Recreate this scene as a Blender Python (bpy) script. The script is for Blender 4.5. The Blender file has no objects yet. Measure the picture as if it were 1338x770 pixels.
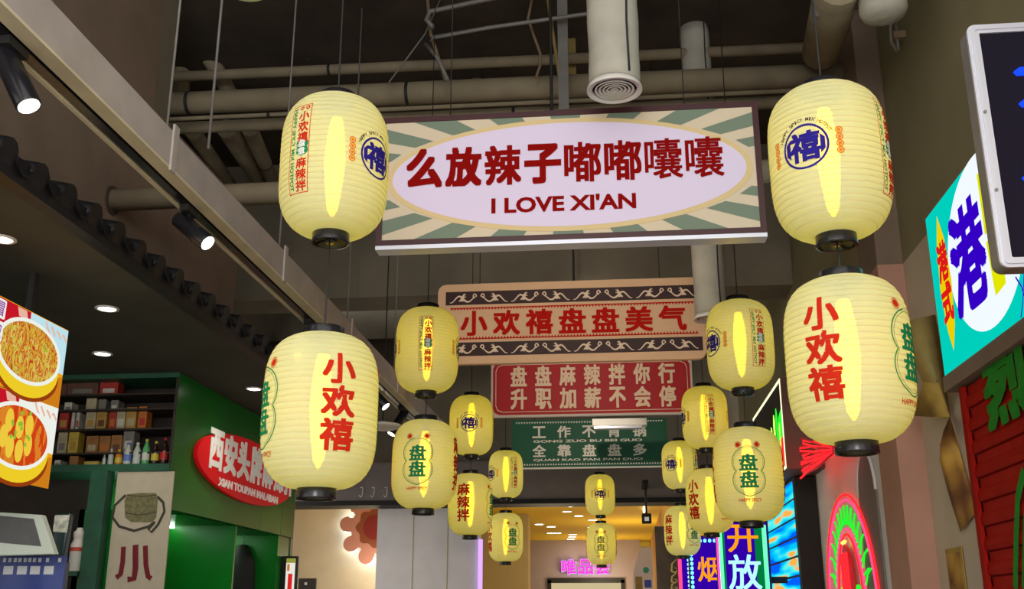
import bpy, bmesh, math, random
from mathutils import Vector, Matrix
random.seed(7)
PI = math.pi
scn = bpy.context.scene
C = scn.collection

# ---------------------------------------------------------------- camera
F = 1370.0; CX, CY = 669.0, 385.0; EYE = 1.6
PITCH = math.atan(420 / F); YAW = math.atan(146 / math.hypot(F, 420))
cam = bpy.data.cameras.new('camera'); cam.sensor_fit = 'HORIZONTAL'; cam.sensor_width = 36
cam.lens = F / 1338 * 36; cam.clip_start = .05; cam.clip_end = 200
camo = bpy.data.objects.new('camera', cam); C.objects.link(camo)
camo.location = (0, 0, EYE); camo.rotation_euler = (PI / 2 + PITCH, 0, YAW)
scn.camera = camo

# ---------------------------------------------------------------- world, exposure
w = bpy.data.worlds.new('world'); scn.world = w; w.use_nodes = True
w.node_tree.nodes['Background'].inputs[0].default_value = (1.0, .965, .90, 1)
w.node_tree.nodes['Background'].inputs[1].default_value = 1.9
scn.view_settings.view_transform = 'Standard'; scn.view_settings.look = 'None'
scn.view_settings.gamma = 1; scn.view_settings.use_curve_mapping = False
scn.view_settings.exposure = 0.0

# unseen fill lamps without fixtures, added to brighten mall and arcade
def lamp(name, kind, loc, power, col, parent=None, rot=None, **kw):
    l = bpy.data.lights.new(name, kind); l.energy = power; l.color = col
    for k, v in kw.items(): setattr(l, k, v)
    o = bpy.data.objects.new(name, l); C.objects.link(o); o.location = loc
    if rot is not None: o.rotation_euler = rot
    o.parent = parent
    return o
for i, (x, y) in enumerate([(-1.2, 19), (.2, 24), (-4.2, 18.2), (-.6, 29)]):
    lamp('mall_fill', 'POINT', (x, y, 2.3), (60, 60, 40, 60)[i], (1, .84, .55), shadow_soft_size=.35)
lamp('concourse_fill', 'AREA', (-.3, -1.8, 3.3), 110, (1, .95, .93), rot=(math.radians(75), 0, 0), shape='DISK', size=1.6)

# ---------------------------------------------------------------- helpers
_cp, _sp, _cy, _sy = math.cos(PITCH), math.sin(PITCH), math.cos(YAW), math.sin(YAW)
def at(px, py, Y=None, X=None, Z=None):
    u = (px - CX) / F; v = -(py - CY) / F
    y = _cp - v * _sp; z = _sp + v * _cp
    r = Vector((u * _cy - y * _sy, u * _sy + y * _cy, z))
    t = Y / r.y if Y is not None else X / r.x if X is not None else (Z - EYE) / r.z
    return Vector((0, 0, EYE)) + r * t
def rect(x0, y0, x1, y1, Y):
    a = at(x0, y1, Y=Y); b = at(x1, y0, Y=Y)
    return a.x, b.x, a.z, b.z

MATS = {}
def mat(name, col, rough=.6, metal=0., noise=0., scale=6., bump=0., bscale=40., emit=0., ecol=None, spec=.4, detail=4):
    if name in MATS: return MATS[name]
    m = bpy.data.materials.new(name); m.use_nodes = True
    nt = m.node_tree; p = nt.nodes['Principled BSDF']
    p.inputs['Base Color'].default_value = (*col, 1); p.inputs['Roughness'].default_value = rough
    p.inputs['Metallic'].default_value = metal; p.inputs['Specular IOR Level'].default_value = spec
    if emit:
        p.inputs['Emission Color'].default_value = (*(ecol or col), 1); p.inputs['Emission Strength'].default_value = emit
    if noise or bump:
        tc = nt.nodes.new('ShaderNodeTexCoord')
    if noise:
        n = nt.nodes.new('ShaderNodeTexNoise'); n.inputs['Scale'].default_value = scale; n.inputs['Detail'].default_value = detail
        nt.links.new(tc.outputs['Object'], n.inputs['Vector'])
        r = nt.nodes.new('ShaderNodeValToRGB'); e = r.color_ramp.elements
        e[0].position = .3; e[1].position = .7
        e[0].color = (*[max(0, c * (1 - noise)) for c in col], 1); e[1].color = (*[min(1, c * (1 + noise)) for c in col], 1)
        nt.links.new(n.outputs['Fac'], r.inputs['Fac']); nt.links.new(r.outputs['Color'], p.inputs['Base Color'])
    if bump:
        n2 = nt.nodes.new('ShaderNodeTexNoise'); n2.inputs['Scale'].default_value = bscale; n2.inputs['Detail'].default_value = 5
        nt.links.new(tc.outputs['Object'], n2.inputs['Vector'])
        b = nt.nodes.new('ShaderNodeBump'); b.inputs['Strength'].default_value = bump; b.inputs['Distance'].default_value = .01
        nt.links.new(n2.outputs['Fac'], b.inputs['Height']); nt.links.new(b.outputs['Normal'], p.inputs['Normal'])
    MATS[name] = m
    return m
def glow(name, col, strength):            # something that gives off light
    if name in MATS: return MATS[name]
    m = bpy.data.materials.new(name); m.use_nodes = True; nt = m.node_tree
    nt.nodes.remove(nt.nodes['Principled BSDF'])
    e = nt.nodes.new('ShaderNodeEmission'); e.inputs[0].default_value = (*col, 1); e.inputs[1].default_value = strength
    nt.links.new(e.outputs[0], nt.nodes['Material Output'].inputs[0]); MATS[name] = m
    return m

def tag(o, label=None, cat=None, group=None, kind=None):
    if label: o['label'] = label
    if cat: o['category'] = cat
    if group: o['group'] = group
    if kind: o['kind'] = kind
    return o
def thing(name, label, cat, loc=(0, 0, 0), rotz=0, group=None):
    o = bpy.data.objects.new(name, None); C.objects.link(o)
    o.empty_display_size = .1
    o.location = loc; o.rotation_euler = (0, 0, rotz)
    return tag(o, label, cat, group)
def copy_tree(o, parent=None):
    c = o.copy(); C.objects.link(c); c.parent = parent
    for ch in [x for x in o.children if not x.name.startswith('cord')]: copy_tree(ch, c)
    return c

_T = {}
def text2d(s, bold=0., latin=False):
    k = (s, bold, latin)
    if k in _T: return _T[k]
    c = bpy.data.curves.new('t', 'FONT'); c.body = s; c.size = 1; c.fill_mode = 'FRONT'; c.resolution_u = 3
    if latin: c.offset = bold
    o = bpy.data.objects.new('t', c); C.objects.link(o)
    dg = bpy.context.evaluated_depsgraph_get(); me = bpy.data.meshes.new_from_object(o.evaluated_get(dg))
    bpy.data.objects.remove(o); bpy.data.curves.remove(c)
    V = [(v.co.x, v.co.y) for v in me.vertices]; Fc = [tuple(p.vertices) for p in me.polygons]
    bpy.data.meshes.remove(me)
    Ls = [0] * len(V)
    if bold and not latin:
        base, bf = V, Fc; V, Fc, Ls = [], [], []
        for i, (dx, dy) in enumerate(([(-1, -.8), (1, -.8), (-1, .8), (1, .8)] if bold < .026 else [(a, b * .8) for a in (-1, 0, 1) for b in (-1, 0, 1)])):
            n = len(V); V += [(x + dx * bold, y + dy * bold) for x, y in base]; Fc += [tuple(n + j for j in f) for f in bf]; Ls += [i] * len(base)
    x0 = min(v[0] for v in V); x1 = max(v[0] for v in V); y0 = min(v[1] for v in V); y1 = max(v[1] for v in V)
    V = [((x - x0) / (x1 - x0) - .5, (y - y0) / (y1 - y0) - .5) for x, y in V]
    _T[k] = (V, Fc, Ls, (x1 - x0) / (y1 - y0))
    return _T[k]

class MB:
    def __init__(s): s.v = []; s.f = []; s.sm = []
    def add(s, V, Fc, smooth=False):
        n = len(s.v); s.v += [tuple(v) for v in V]; s.f += [tuple(n + i for i in f) for f in Fc]; s.sm += [smooth] * len(Fc); return s
    def box(s, x0, x1, y0, y1, z0, z1):
        x0, x1 = sorted((x0, x1)); y0, y1 = sorted((y0, y1)); z0, z1 = sorted((z0, z1))
        return s.add([(x0, y0, z0), (x1, y0, z0), (x1, y1, z0), (x0, y1, z0), (x0, y0, z1), (x1, y0, z1), (x1, y1, z1), (x0, y1, z1)],
                     [(0, 3, 2, 1), (4, 5, 6, 7), (0, 1, 5, 4), (1, 2, 6, 5), (2, 3, 7, 6), (3, 0, 4, 7)])
    def lathe(s, prof, seg=24, c=(0, 0, 0), cap=True, smooth=True):      # prof [(r, z)]
        V = []; Fc = []
        for r, z in prof:
            for i in range(seg):
                a = 2 * PI * i / seg; V.append((c[0] + r * math.cos(a), c[1] + r * math.sin(a), c[2] + z))
        for j in range(len(prof) - 1):
            for i in range(seg):
                k = (i + 1) % seg; Fc.append((j * seg + i, j * seg + k, (j + 1) * seg + k, (j + 1) * seg + i))
        s.add(V, Fc, smooth)
        if cap:
            n = len(s.v) - len(V)
            for j, rev in ((0, True), (len(prof) - 1, False)):
                if prof[j][0] > 1e-4:
                    loop = [n + j * seg + i for i in range(seg)]
                    s.f.append(tuple(reversed(loop)) if rev else tuple(loop)); s.sm.append(False)
        return s
    def tube(s, pts, r, seg=10, cap=True):
        pts = [Vector(p) for p in pts]; rs = r if isinstance(r, (list, tuple)) else [r] * len(pts)
        V = []; Fc = []; up = None
        for i, p in enumerate(pts):
            d = (pts[min(i + 1, len(pts) - 1)] - pts[max(i - 1, 0)]).normalized()
            if up is None: up = Vector((0, 0, 1)) if abs(d.z) < .9 else Vector((1, 0, 0))
            a = d.cross(up).normalized(); b = a.cross(d).normalized(); up = b
            for k in range(seg):
                t = 2 * PI * k / seg; V.append(p + (a * math.cos(t) + b * math.sin(t)) * rs[i])
        for j in range(len(pts) - 1):
            for i in range(seg):
                k = (i + 1) % seg; Fc.append((j * seg + i, j * seg + k, (j + 1) * seg + k, (j + 1) * seg + i))
        s.add(V, Fc, True)
        if cap:
            n = len(s.v) - len(V)
            s.f.append(tuple(n + i for i in reversed(range(seg)))); s.sm.append(False)
            s.f.append(tuple(n + (len(pts) - 1) * seg + i for i in range(seg))); s.sm.append(False)
        return s
    def poly(s, P, y=0., d=0.):          # outline in the local XZ plane, facing -Y, thickness d backwards
        P = list(P); area = sum(P[i][0] * P[(i + 1) % len(P)][1] - P[(i + 1) % len(P)][0] * P[i][1] for i in range(len(P)))
        if area < 0: P.reverse()
        n = len(P)
        if not d: return s.add([(x, y, z) for x, z in P], [tuple(range(n))])
        V = [(x, y, z) for x, z in P] + [(x, y + d, z) for x, z in P]
        Fc = [tuple(range(n)), tuple(reversed(range(n, 2 * n)))] + [(i, n + i, n + (i + 1) % n, (i + 1) % n) for i in range(n)]
        return s.add(V, Fc)
    def ring(s, P, Q, y=0., d=0.):       # band between two outlines of the same length
        n = len(P)
        V = [(x, y, z) for x, z in P] + [(x, y, z) for x, z in Q]
        Fc = [(i, (i + 1) % n, n + (i + 1) % n, n + i) for i in range(n)]
        if d:
            V += [(x, y + d, z) for x, z in P] + [(x, y + d, z) for x, z in Q]
            Fc += [(i, 2 * n + i, 2 * n + (i + 1) % n, (i + 1) % n) for i in range(n)]
            Fc += [(n + i, n + (i + 1) % n, 3 * n + (i + 1) % n, 3 * n + i) for i in range(n)]
        return s.add(V, Fc)
    def text(s, t, cx, cz, wd, ht, y=0., bold=.03, latin=False, d=0., shear=0.):
        V, Fc, Ls, asp = text2d(t, bold, latin)
        if wd is None: wd = ht * asp
        W = [(cx + a * wd + shear * b * ht, y - .00012 * l, cz + b * ht) for (a, b), l in zip(V, Ls)]
        s.add(W, Fc)
        if d:
            E = {}
            for f in Fc:
                for i in range(len(f)):
                    a, b = f[i], f[(i + 1) % len(f)]; k = (min(a, b), max(a, b)); E[k] = None if k in E else (a, b)
            V2 = []; F2 = []
            for e in E.values():
                if e:
                    a, b = e; n = len(V2); V2 += [W[a], W[b], (W[b][0], W[b][1] + d, W[b][2]), (W[a][0], W[a][1] + d, W[a][2])]; F2.append((n, n + 3, n + 2, n + 1))
            s.add(V2, F2)
        return s
    def build(s, name, m, parent=None, loc=None, bevel=0., share=None):
        me = bpy.data.meshes.new(name); me.from_pydata(s.v, [], s.f); me.update()
        me.polygons.foreach_set('use_smooth', s.sm)
        o = bpy.data.objects.new(name, me); C.objects.link(o)
        if m: me.materials.append(MATS[m] if isinstance(m, str) else m)
        o.parent = parent
        if loc is not None: o.location = loc
        if bevel:
            b = o.modifiers.new('bevel', 'BEVEL'); b.width = bevel; b.segments = 2; b.limit_method = 'ANGLE'
        return o
def struct(name, mb, m, parent=None):
    o = mb.build(name, m, parent)
    if parent is None: o['kind'] = 'structure'
    return o
def ell(cx, cz, a, b, n=64, t0=0, t1=2 * PI):
    return [(cx + a * math.cos(t0 + (t1 - t0) * i / n), cz + b * math.sin(t0 + (t1 - t0) * i / n)) for i in range(n)]
def rrect(x0, x1, z0, z1, r, n=6):
    P = []
    for cx, cz, a in ((x1 - r, z1 - r, 0), (x0 + r, z1 - r, PI / 2), (x0 + r, z0 + r, PI), (x1 - r, z0 + r, 1.5 * PI)):
        for i in range(n + 1):
            t = a + PI / 2 * i / n; P.append((cx + r * math.cos(t), cz + r * math.sin(t)))
    return P
def ribbon(mb, P, wd, y):                # flat brush stroke along P with widths wd
    n = len(P); A = []; B = []
    for i, (x, z) in enumerate(P):
        dx = P[min(i + 1, n - 1)][0] - P[max(i - 1, 0)][0]; dz = P[min(i + 1, n - 1)][1] - P[max(i - 1, 0)][1]
        l = math.hypot(dx, dz) or 1; h = (wd[i] if isinstance(wd, list) else wd) / 2
        A.append((x - dz / l * h, y, z + dx / l * h)); B.append((x + dz / l * h, y, z - dx / l * h))
    mb.add(A + B, [(n + i, n + i + 1, i + 1, i) for i in range(n - 1)])

# ---------------------------------------------------------------- materials
mat('plaster_brown', (.23, .168, .125), .9, noise=.12, scale=3, bump=.15, bscale=60)
mat('plaster_olive', (.26, .228, .125), .9, noise=.1, scale=2, bump=.15, bscale=60)
mat('plaster_pink', (.52, .285, .215), .85, noise=.08, scale=3)
mat('plaster_beige', (.58, .50, .39), .85, noise=.06, scale=3)
mat('plaster_white', (.80, .77, .77), .8, noise=.05, scale=3)
mat('concrete', (.20, .175, .13), .9, noise=.2, scale=1.6, bump=.2, bscale=30)
mat('concrete_dark', (.06, .046, .033), .95, noise=.3, scale=2, bump=.2, bscale=30)
mat('pipe_grey', (.27, .225, .15), .8, noise=.18, scale=4, bump=.15, bscale=25)
mat('pipe_dim', (.24, .17, .10), .8, noise=.2, scale=4)
mat('pipe_yellow', (.34, .25, .08), .7, noise=.15, scale=6)
mat('steel_grey', (.24, .23, .22), .6, .3, noise=.1, scale=8)
mat('duct_wrap', (.46, .44, .38), .75, noise=.12, scale=5, bump=.6, bscale=9)
mat('white_plastic', (.72, .70, .66), .5)
mat('rubber_dark', (.02, .02, .022), .6)
mat('black_gloss', (.012, .012, .016), .25)
mat('black_matt', (.015, .014, .014), .7)
mat('beam_paint', (.42, .38, .36), .7, noise=.1, scale=5)
mat('beam_cream', (.62, .56, .40), .6, noise=.1, scale=5)
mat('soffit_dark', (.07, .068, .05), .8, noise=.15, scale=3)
mat('tile_black', (.009, .009, .012), .5, noise=.3, scale=20)
mat('green_gloss', (.004, .15, .012), .28, spec=.25, noise=.15, scale=1.5)
mat('green_frame', (.012, .085, .042), .5, noise=.25, scale=8)
mat('shelf_dark', (.035, .024, .018), .7, noise=.2, scale=10)
mat('fascia', (.22, .185, .175), .75, noise=.08, scale=3)
mat('floor_tile', (.30, .27, .23), .35, noise=.08, scale=2)
mat('mall_ceiling', (.90, .62, .035), .85)
mat('mall_wall', (.52, .43, .22), .8, noise=.05, scale=2)
mat('mall_lilac', (.42, .36, .40), .7)
mat('silver', (.66, .68, .78), .35, .45)
glow('lens_white', (1, .93, .8), 9)
glow('led_white', (1, .97, .92), 2.5)
glow('downlight', (1, .95, .82), 14)

# ---------------------------------------------------------------- structure
SOF, EAVE, GRX, SHY = 3.25, -2.40, -3.09, 6.97
WLX = -3.02
CEIL = 6.3
struct('floor', MB().box(-9, 7, -4, 36, -.1, 0), 'floor_tile')
struct('ceiling', MB().box(-7, 5, .5, 15.6, CEIL, CEIL + .2), 'concrete_dark')
yend = at(310, 340, X=WLX).y
yup = at(205, 100, X=WLX).y; zlow = at(300, 248, X=WLX).z
struct('wall_left', MB().box(WLX - .2, WLX, .8, yend, SOF + .12, zlow).box(WLX - .2, WLX, .8, yup, zlow, CEIL), 'plaster_brown')
struct('wall_left_recess', MB().box(-4.8, -4.6, yup, 15.6, SOF + .12, CEIL), 'concrete')
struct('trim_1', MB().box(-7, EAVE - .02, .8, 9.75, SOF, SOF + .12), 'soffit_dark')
# right-hand wall with its pilaster: upper paint brown, lower paint beige
WRX = 1.95
pc = at(1180, 345, X=WRX); YP = pc.y; ZP = pc.z
XP = at(1146, 345, Y=YP).x
struct('wall_right', MB().box(WRX, WRX + .2, 1.2, YP, ZP, CEIL), 'plaster_olive')
struct('wall_right_lower', MB().box(WRX, WRX + .2, 1.2, YP, 0, ZP), 'plaster_beige')
struct('trim_2', MB().box(XP, WRX + .2, YP, YP + .5, ZP, CEIL), 'plaster_brown')
struct('trim_3', MB().box(XP, WRX + .2, YP, YP + .5, 0, ZP), 'plaster_pink')
struct('wall_right_far', MB().box(XP, XP + .2, YP + .5, 15.6, 3.3, CEIL), 'plaster_olive')
struct('wall_right_far_lower', MB().box(XP, XP + .2, YP + .5, 15.6, 0, 3.3), 'plaster_white')
# back of the arcade: bulkhead over the way out into the mall
BY = 15.6
zb = at(640, 653, Y=BY).z; zf = at(640, 603, Y=BY).z
struct('wall_back', MB().box(-7, XP + .2, BY + .3, BY + .5, zf, CEIL), 'concrete')
struct('trim_4', MB().box(-7, 2.2, BY, BY + .5, zb, zf), 'fascia')
struct('trim_5', MB().box(-7, 2.2, BY - .04, BY + .5, zb - .07, zb), 'black_matt')
# concrete beams under the slab, behind the hanging boards
for i, (Yb, y0, y1, dp) in enumerate([(10.2, 385, 300, .5), (13.2, 468, 440, .3)]):
    z0 = at(600, y0, Y=Yb).z; z1 = at(600, y1, Y=Yb).z
    struct('trim_%d' % (6 + i), MB().box(-4.6, XP, Yb, Yb + dp, z0, CEIL if i == 0 else z1), 'concrete' if i == 0 else 'concrete_dark')
# mall beyond
zc = 3.62
struct('ceiling_mall', MB().box(-9, 4, BY + .5, 34, zc, zc + .2), 'mall_ceiling')
struct('wall_mall_left', MB().box(*rect(489, 655, 627, 800, BY + .6)[:2], BY + .6, BY + .8, 0, zc), 'plaster_white')
for i, px in enumerate((540, 585)):
    x = at(px, 700, Y=BY + .6).x
    struct('trim_%d' % (10 + i), MB().box(x - .006, x + .006, BY + .594, BY + .6, 0, zc), 'mall_wall')
struct('wall_mall_flower', MB().box(-9, at(489, 700, Y=19).x + 1.2, 19, 19.2, 0, zc), 'plaster_beige')
struct('wall_mall_column', MB().box(at(627, 700, Y=22).x, at(690, 700, Y=22).x, 22, 22.5, 0, zc), 'mall_wall')

# ---------------------------------------------------------------- lanterns
def paper(name, col, tr=.55, see=.19):
    m = bpy.data.materials.new(name); m.use_nodes = True; nt = m.node_tree; N = nt.nodes; L = nt.links
    N.remove(N['Principled BSDF'])
    tc = N.new('ShaderNodeTexCoord')
    no = N.new('ShaderNodeTexNoise'); no.inputs['Scale'].default_value = 55; no.inputs['Detail'].default_value = 5
    mp = N.new('ShaderNodeMapping'); mp.inputs['Scale'].default_value = (1, 1, .35)
    L.new(tc.outputs['Object'], mp.inputs['Vector']); L.new(mp.outputs['Vector'], no.inputs['Vector'])
    bp = N.new('ShaderNodeBump'); bp.inputs['Strength'].default_value = .35; bp.inputs['Distance'].default_value = .006
    L.new(no.outputs['Fac'], bp.inputs['Height'])
    d = N.new('ShaderNodeBsdfDiffuse'); t = N.new('ShaderNodeBsdfTranslucent'); tp = N.new('ShaderNodeBsdfTransparent')
    d.inputs['Color'].default_value = (*col, 1); t.inputs['Color'].default_value = (col[0] * .94, col[1], col[2], 1); tp.inputs['Color'].default_value = (1, .82, .2, 1)
    L.new(bp.outputs['Normal'], d.inputs['Normal']); L.new(bp.outputs['Normal'], t.inputs['Normal'])
    m1 = N.new('ShaderNodeMixShader'); m1.inputs[0].default_value = tr
    L.new(d.outputs[0], m1.inputs[1]); L.new(t.outputs[0], m1.inputs[2])
    m2 = N.new('ShaderNodeMixShader'); m2.inputs[0].default_value = see
    L.new(m1.outputs[0], m2.inputs[1]); L.new(tp.outputs[0], m2.inputs[2])
    L.new(m2.outputs[0], N['Material Output'].inputs[0]); MATS[name] = m
paper('lantern_paper', (.77, .85, .68))
glow('bulb_yellow', (1, .60, .0), 7.5)
mat('ink_red', (.52, .022, .008), .8, spec=.08); mat('ink_green', (.010, .22, .085), .8, spec=.08); mat('ink_blue', (.022, .014, .22), .8, spec=.08)
mat('ink_orange', (.66, .16, .012), .8, spec=.08); mat('ink_dark', (.04, .02, .05), .8, spec=.08)
mat('rib_tan', (.62, .58, .40), .8)
LH, LR, LC = .27, .20, .072
def lr(z):
    t = min(1, abs(z) / LH); return LC + (LR - LC) * max(0, 1 - t ** 4.2) ** .56
class Print:                             # flat print in (arc, height), wrapped round the lantern
    def __init__(s): s.v = []; s.f = []
    def add(s, V, Fc): n = len(s.v); s.v += V; s.f += [tuple(n + i for i in f) for f in Fc]; return s
    def text(s, t, cx, cz, wd, ht, bold=.03, latin=False, rot=0.):
        V, Fc, Ls, asp = text2d(t, bold, latin)
        if wd is None: wd = ht * asp
        c, q = math.cos(rot), math.sin(rot)
        return s.add([(cx + a * wd * c - b * ht * q, cz + a * wd * q + b * ht * c, l * .00012) for (a, b), l in zip(V, Ls)], Fc)
    def ringxz(s, P, Q): n = len(P); return s.add([(x, z, 0) for x, z in P + Q], [(i, (i + 1) % n, n + (i + 1) % n, n + i) for i in range(n)])
    def poly(s, P): return s.add([(x, z, 0) for x, z in P], [tuple(range(len(P)))])
    def band(s, P, wd, closed=True):
        n = len(P); A = []; B = []
        for i in range(n):
            p, q = P[i - 1], P[(i + 1) % n]; dx, dz = q[0] - p[0], q[1] - p[1]; l = math.hypot(dx, dz) or 1
            A.append((P[i][0] - dz / l * wd / 2, P[i][1] + dx / l * wd / 2)); B.append((P[i][0] + dz / l * wd / 2, P[i][1] - dx / l * wd / 2))
        return s.ringxz(A, B)
    def build(s, name, m, parent, ang, off=.0022):
        bm = bmesh.new(); vs = [bm.verts.new(v) for v in s.v]
        for f in s.f:
            try: bm.faces.new([vs[i] for i in f])
            except ValueError: pass
        xs = [v[0] for v in s.v]; zs = [v[1] for v in s.v]
        for k in range(2):
            a, b = (min(xs), max(xs)) if k == 0 else (min(zs), max(zs)); st = .018
            n = int((b - a) / st)
            for i in range(1, n + 1):
                co = [0, 0, 0]; co[k] = a + i * st + .0003; no = [0, 0, 0]; no[k] = 1
                g = bm.verts[:] + bm.edges[:] + bm.faces[:]
                bmesh.ops.bisect_plane(bm, geom=g, plane_co=co, plane_no=no, dist=1e-6)
        for v in bm.verts:
            x, z, l = v.co; r = lr(z) + off + l; a = ang + x / LR
            v.co = (r * math.sin(a), -r * math.cos(a), z)
        me = bpy.data.meshes.new(name); bm.to_mesh(me); bm.free(); me.materials.append(MATS[m])
        o = bpy.data.objects.new(name, me); C.objects.link(o); o.parent = parent
        return o
def cloud(cx, cz, a, b, n=96):           # four-lobed cloud outline
    P = []
    for i in range(n):
        t = 2 * PI * i / n; c, q = math.cos(t), math.sin(t); best = 0
        for oz, r in ((.37, .60), (-.37, .60), (.68, .32), (-.68, .32)):
            h = oz * q; D = h * h - oz * oz + r * r
            if D > 0: best = max(best, h + math.sqrt(D))
        P.append((cx + best * c * a / .60, cz + best * q * b))
    return P
def face_name(sh, ang, s, ht=.108):
    for i, ch in enumerate(s):
        Print().text(ch, 0, (1 - i) * .112 + .002, .118, ht, .034).build('character', 'ink_red', sh, ang)['kind'] = 'stuff'
def face_cloud(sh, ang):
    for i in (0, 1): Print().text('盘', 0, (.5 - i) * .096 - .005, .104, .094, .032).build('character', 'ink_green', sh, ang)['kind'] = 'stuff'
    p = Print()
    p.band(cloud(0, -.005, .092, .142), .0045); p.band(cloud(0, -.005, .083, .133), .0018)
    p.build('cloud_emblem', 'ink_green', sh, ang)['kind'] = 'stuff'
    p = Print()
    for x in (-.055, .055): p.ringxz(ell(x, .145, .019, .019, 20), ell(x, .145, .016, .016, 20)); p.poly(ell(x, .145, .0135, .0135, 16))
    p.text('HAPPY SPICY', 0, -.168, .135, .019, .02, True)
    p.build('red_lettering', 'ink_red', sh, ang)['kind'] = 'stuff'
def face_strip(sh, ang):
    p = Print(); x0, x1, z0, z1 = -.044, .044, -.175, .175
    p.ringxz([(x0, z0), (x1, z0), (x1, z1), (x0, z1)], [(x0 + .003, z0 + .003), (x1 - .003, z0 + .003), (x1 - .003, z1 - .003), (x0 + .003, z1 - .003)])
    for i, ch in enumerate('小欢禧'): p.text(ch, .014, .125 - i * .043, .046, .041, .034)
    for i, ch in enumerate('麻辣拌'): p.text(ch, .014, -.062 - i * .043, .046, .041, .034)
    for x in (0, .026): p.ringxz(ell(x, .160, .009, .009, 14), ell(x, .160, .004, .004, 14))
    p.build('red_strip', 'ink_red', sh, ang)['kind'] = 'stuff'
    p = Print(); p.text('HAPPY SPICY MIX HOTPOT', -.028, 0, .325, .019, .03, True, rot=-PI / 2)
    p.poly(cloud(.014, -.012 + .012, .026, .036, 48))
    p.build('green_strip_print', 'ink_green', sh, ang)['kind'] = 'stuff'
    p = Print()
    for i in (0, 1): p.text('盘', .014, .015 - i * .029, .030, .027, .02)
    p.build('white_strip_print', 'lantern_print_white', sh, ang, .0035)['kind'] = 'stuff'
mat('lantern_print_white', (.85, .85, .78), .8)
def face_seal(sh, ang):
    p = Print(); p.ringxz(ell(0, -.01, .080, .080, 48), ell(0, -.01, .0725, .0725, 48))
    p.text('禧', 0, -.01, .108, .108, .036)
    for sx in (-1, 1):
        p.poly([(sx * .045 * c0, z0 - .01) for c0, z0 in ((1.15, -.035), (1.5, -.02), (1.5, .02), (1.15, .035))])
    p.build('round_seal', 'ink_blue', sh, ang)['kind'] = 'stuff'
    p = Print(); s = 'HAPPY SPICY MIX HOTPOT'
    for i, ch in enumerate(s):
        if ch == ' ': continue
        a = math.radians(64 - 128 * i / (len(s) - 1)); r = .096
        wd = .0045 if ch == 'I' else .0105
        p.text(ch, r * math.sin(-a), -.01 + r * math.cos(a), wd, .013, .01, True, rot=a)
    p.build('arched_lettering', 'ink_dark', sh, ang)['kind'] = 'stuff'
    p = Print()
    for sx in (-1, 1):
        for i in range(4):
            p.ringxz(ell(sx * .113, .03 - i * .024, .0125, .0125, 14), ell(sx * .113, .03 - i * .024, .0085, .0085, 14)); p.poly(ell(sx * .113, .03 - i * .024, .006, .006, 8))
    p.build('orange_beads', 'ink_orange', sh, ang)['kind'] = 'stuff'

def make_lantern(upper):
    r = thing('paper_lantern', 'x', 'lantern')
    prof = []; nb = 26
    for j in range(nb):
        for k, dr in ((0, -.0022), (.25, .0004), (.5, .0010), (.75, .0004)):
            z = -LH + 2 * LH * (j + k) / nb; prof.append((lr(z) + dr, z))
    prof.append((LC, LH))
    body = MB().lathe(prof, 64, cap=False)
    body.v = [(x * (1 + .006 * math.cos(8 * math.atan2(y, x)) + .004 * math.sin(3 * math.atan2(y, x) + z * 9)), y * (1 + .006 * math.cos(8 * math.atan2(y, x)) + .004 * math.sin(3 * math.atan2(y, x) + z * 9)), z) for x, y, z in body.v]
    sh = body.build('paper_shade', 'lantern_paper', r)
    rb = MB()
    for j in range(1, nb):
        z = -LH + 2 * LH * j / nb; R_ = lr(z) - .0002
        rb.lathe([(R_ - .0008, z - .0006), (R_ + .0008, z - .0006), (R_ + .0008, z + .0006), (R_ - .0008, z + .0006), (R_ - .0008, z - .0006)], 48, cap=False)
    rb.build('rib_wires', 'rib_tan', r)['kind'] = 'stuff'
    ring = lambda ro, ri, z0, z1: MB().lathe([(ri, z0), (ro, z0), (ro, z0 + .005), (ro - .002, z1 - .003), (ro - .004, z1), (ri, z1), (ri, z0)], 40, cap=False)
    ring(.073, .066, LH - .006, LH + .032).build('top_cap', 'black_gloss', r)
    ring(.069, .060, -LH - .036, -LH + .006).build('bottom_cap', 'black_gloss', r)
    MB().box(-.066, .066, -.004, .004, LH + .016, LH + .022).build('hanger_bar', 'black_gloss', r)
    MB().box(-.062, .062, -.004, .004, -LH - .022, -LH - .014).box(-.016, .016, -.016, .016, -LH - .026, -LH - .012).build('lower_bar', 'black_gloss', r)
    prof = [(.004, -.2), (.020, -.17), (.032, -.08), (.040, .02), (.034, .12), (.022, .2), (.004, .215)]
    MB().lathe(prof, 12).build('bulb', 'bulb_yellow', r)
    MB().lathe([(.02, .205), (.022, .22), (.02, LH + .018), (.006, LH + .02)], 12).build('bulb_socket', 'black_matt', r)
    if upper:
        face_strip(sh, 0); face_seal(sh, PI / 2); face_strip(sh, PI); face_seal(sh, -PI / 2)
    else:
        face_name(sh, 0, '小欢禧'); face_cloud(sh, PI / 2); face_name(sh, PI, '麻辣拌'); face_cloud(sh, -PI / 2)
    return r
PROTO = {True: make_lantern(True), False: make_lantern(False)}; USED = {True: False, False: False}
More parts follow.
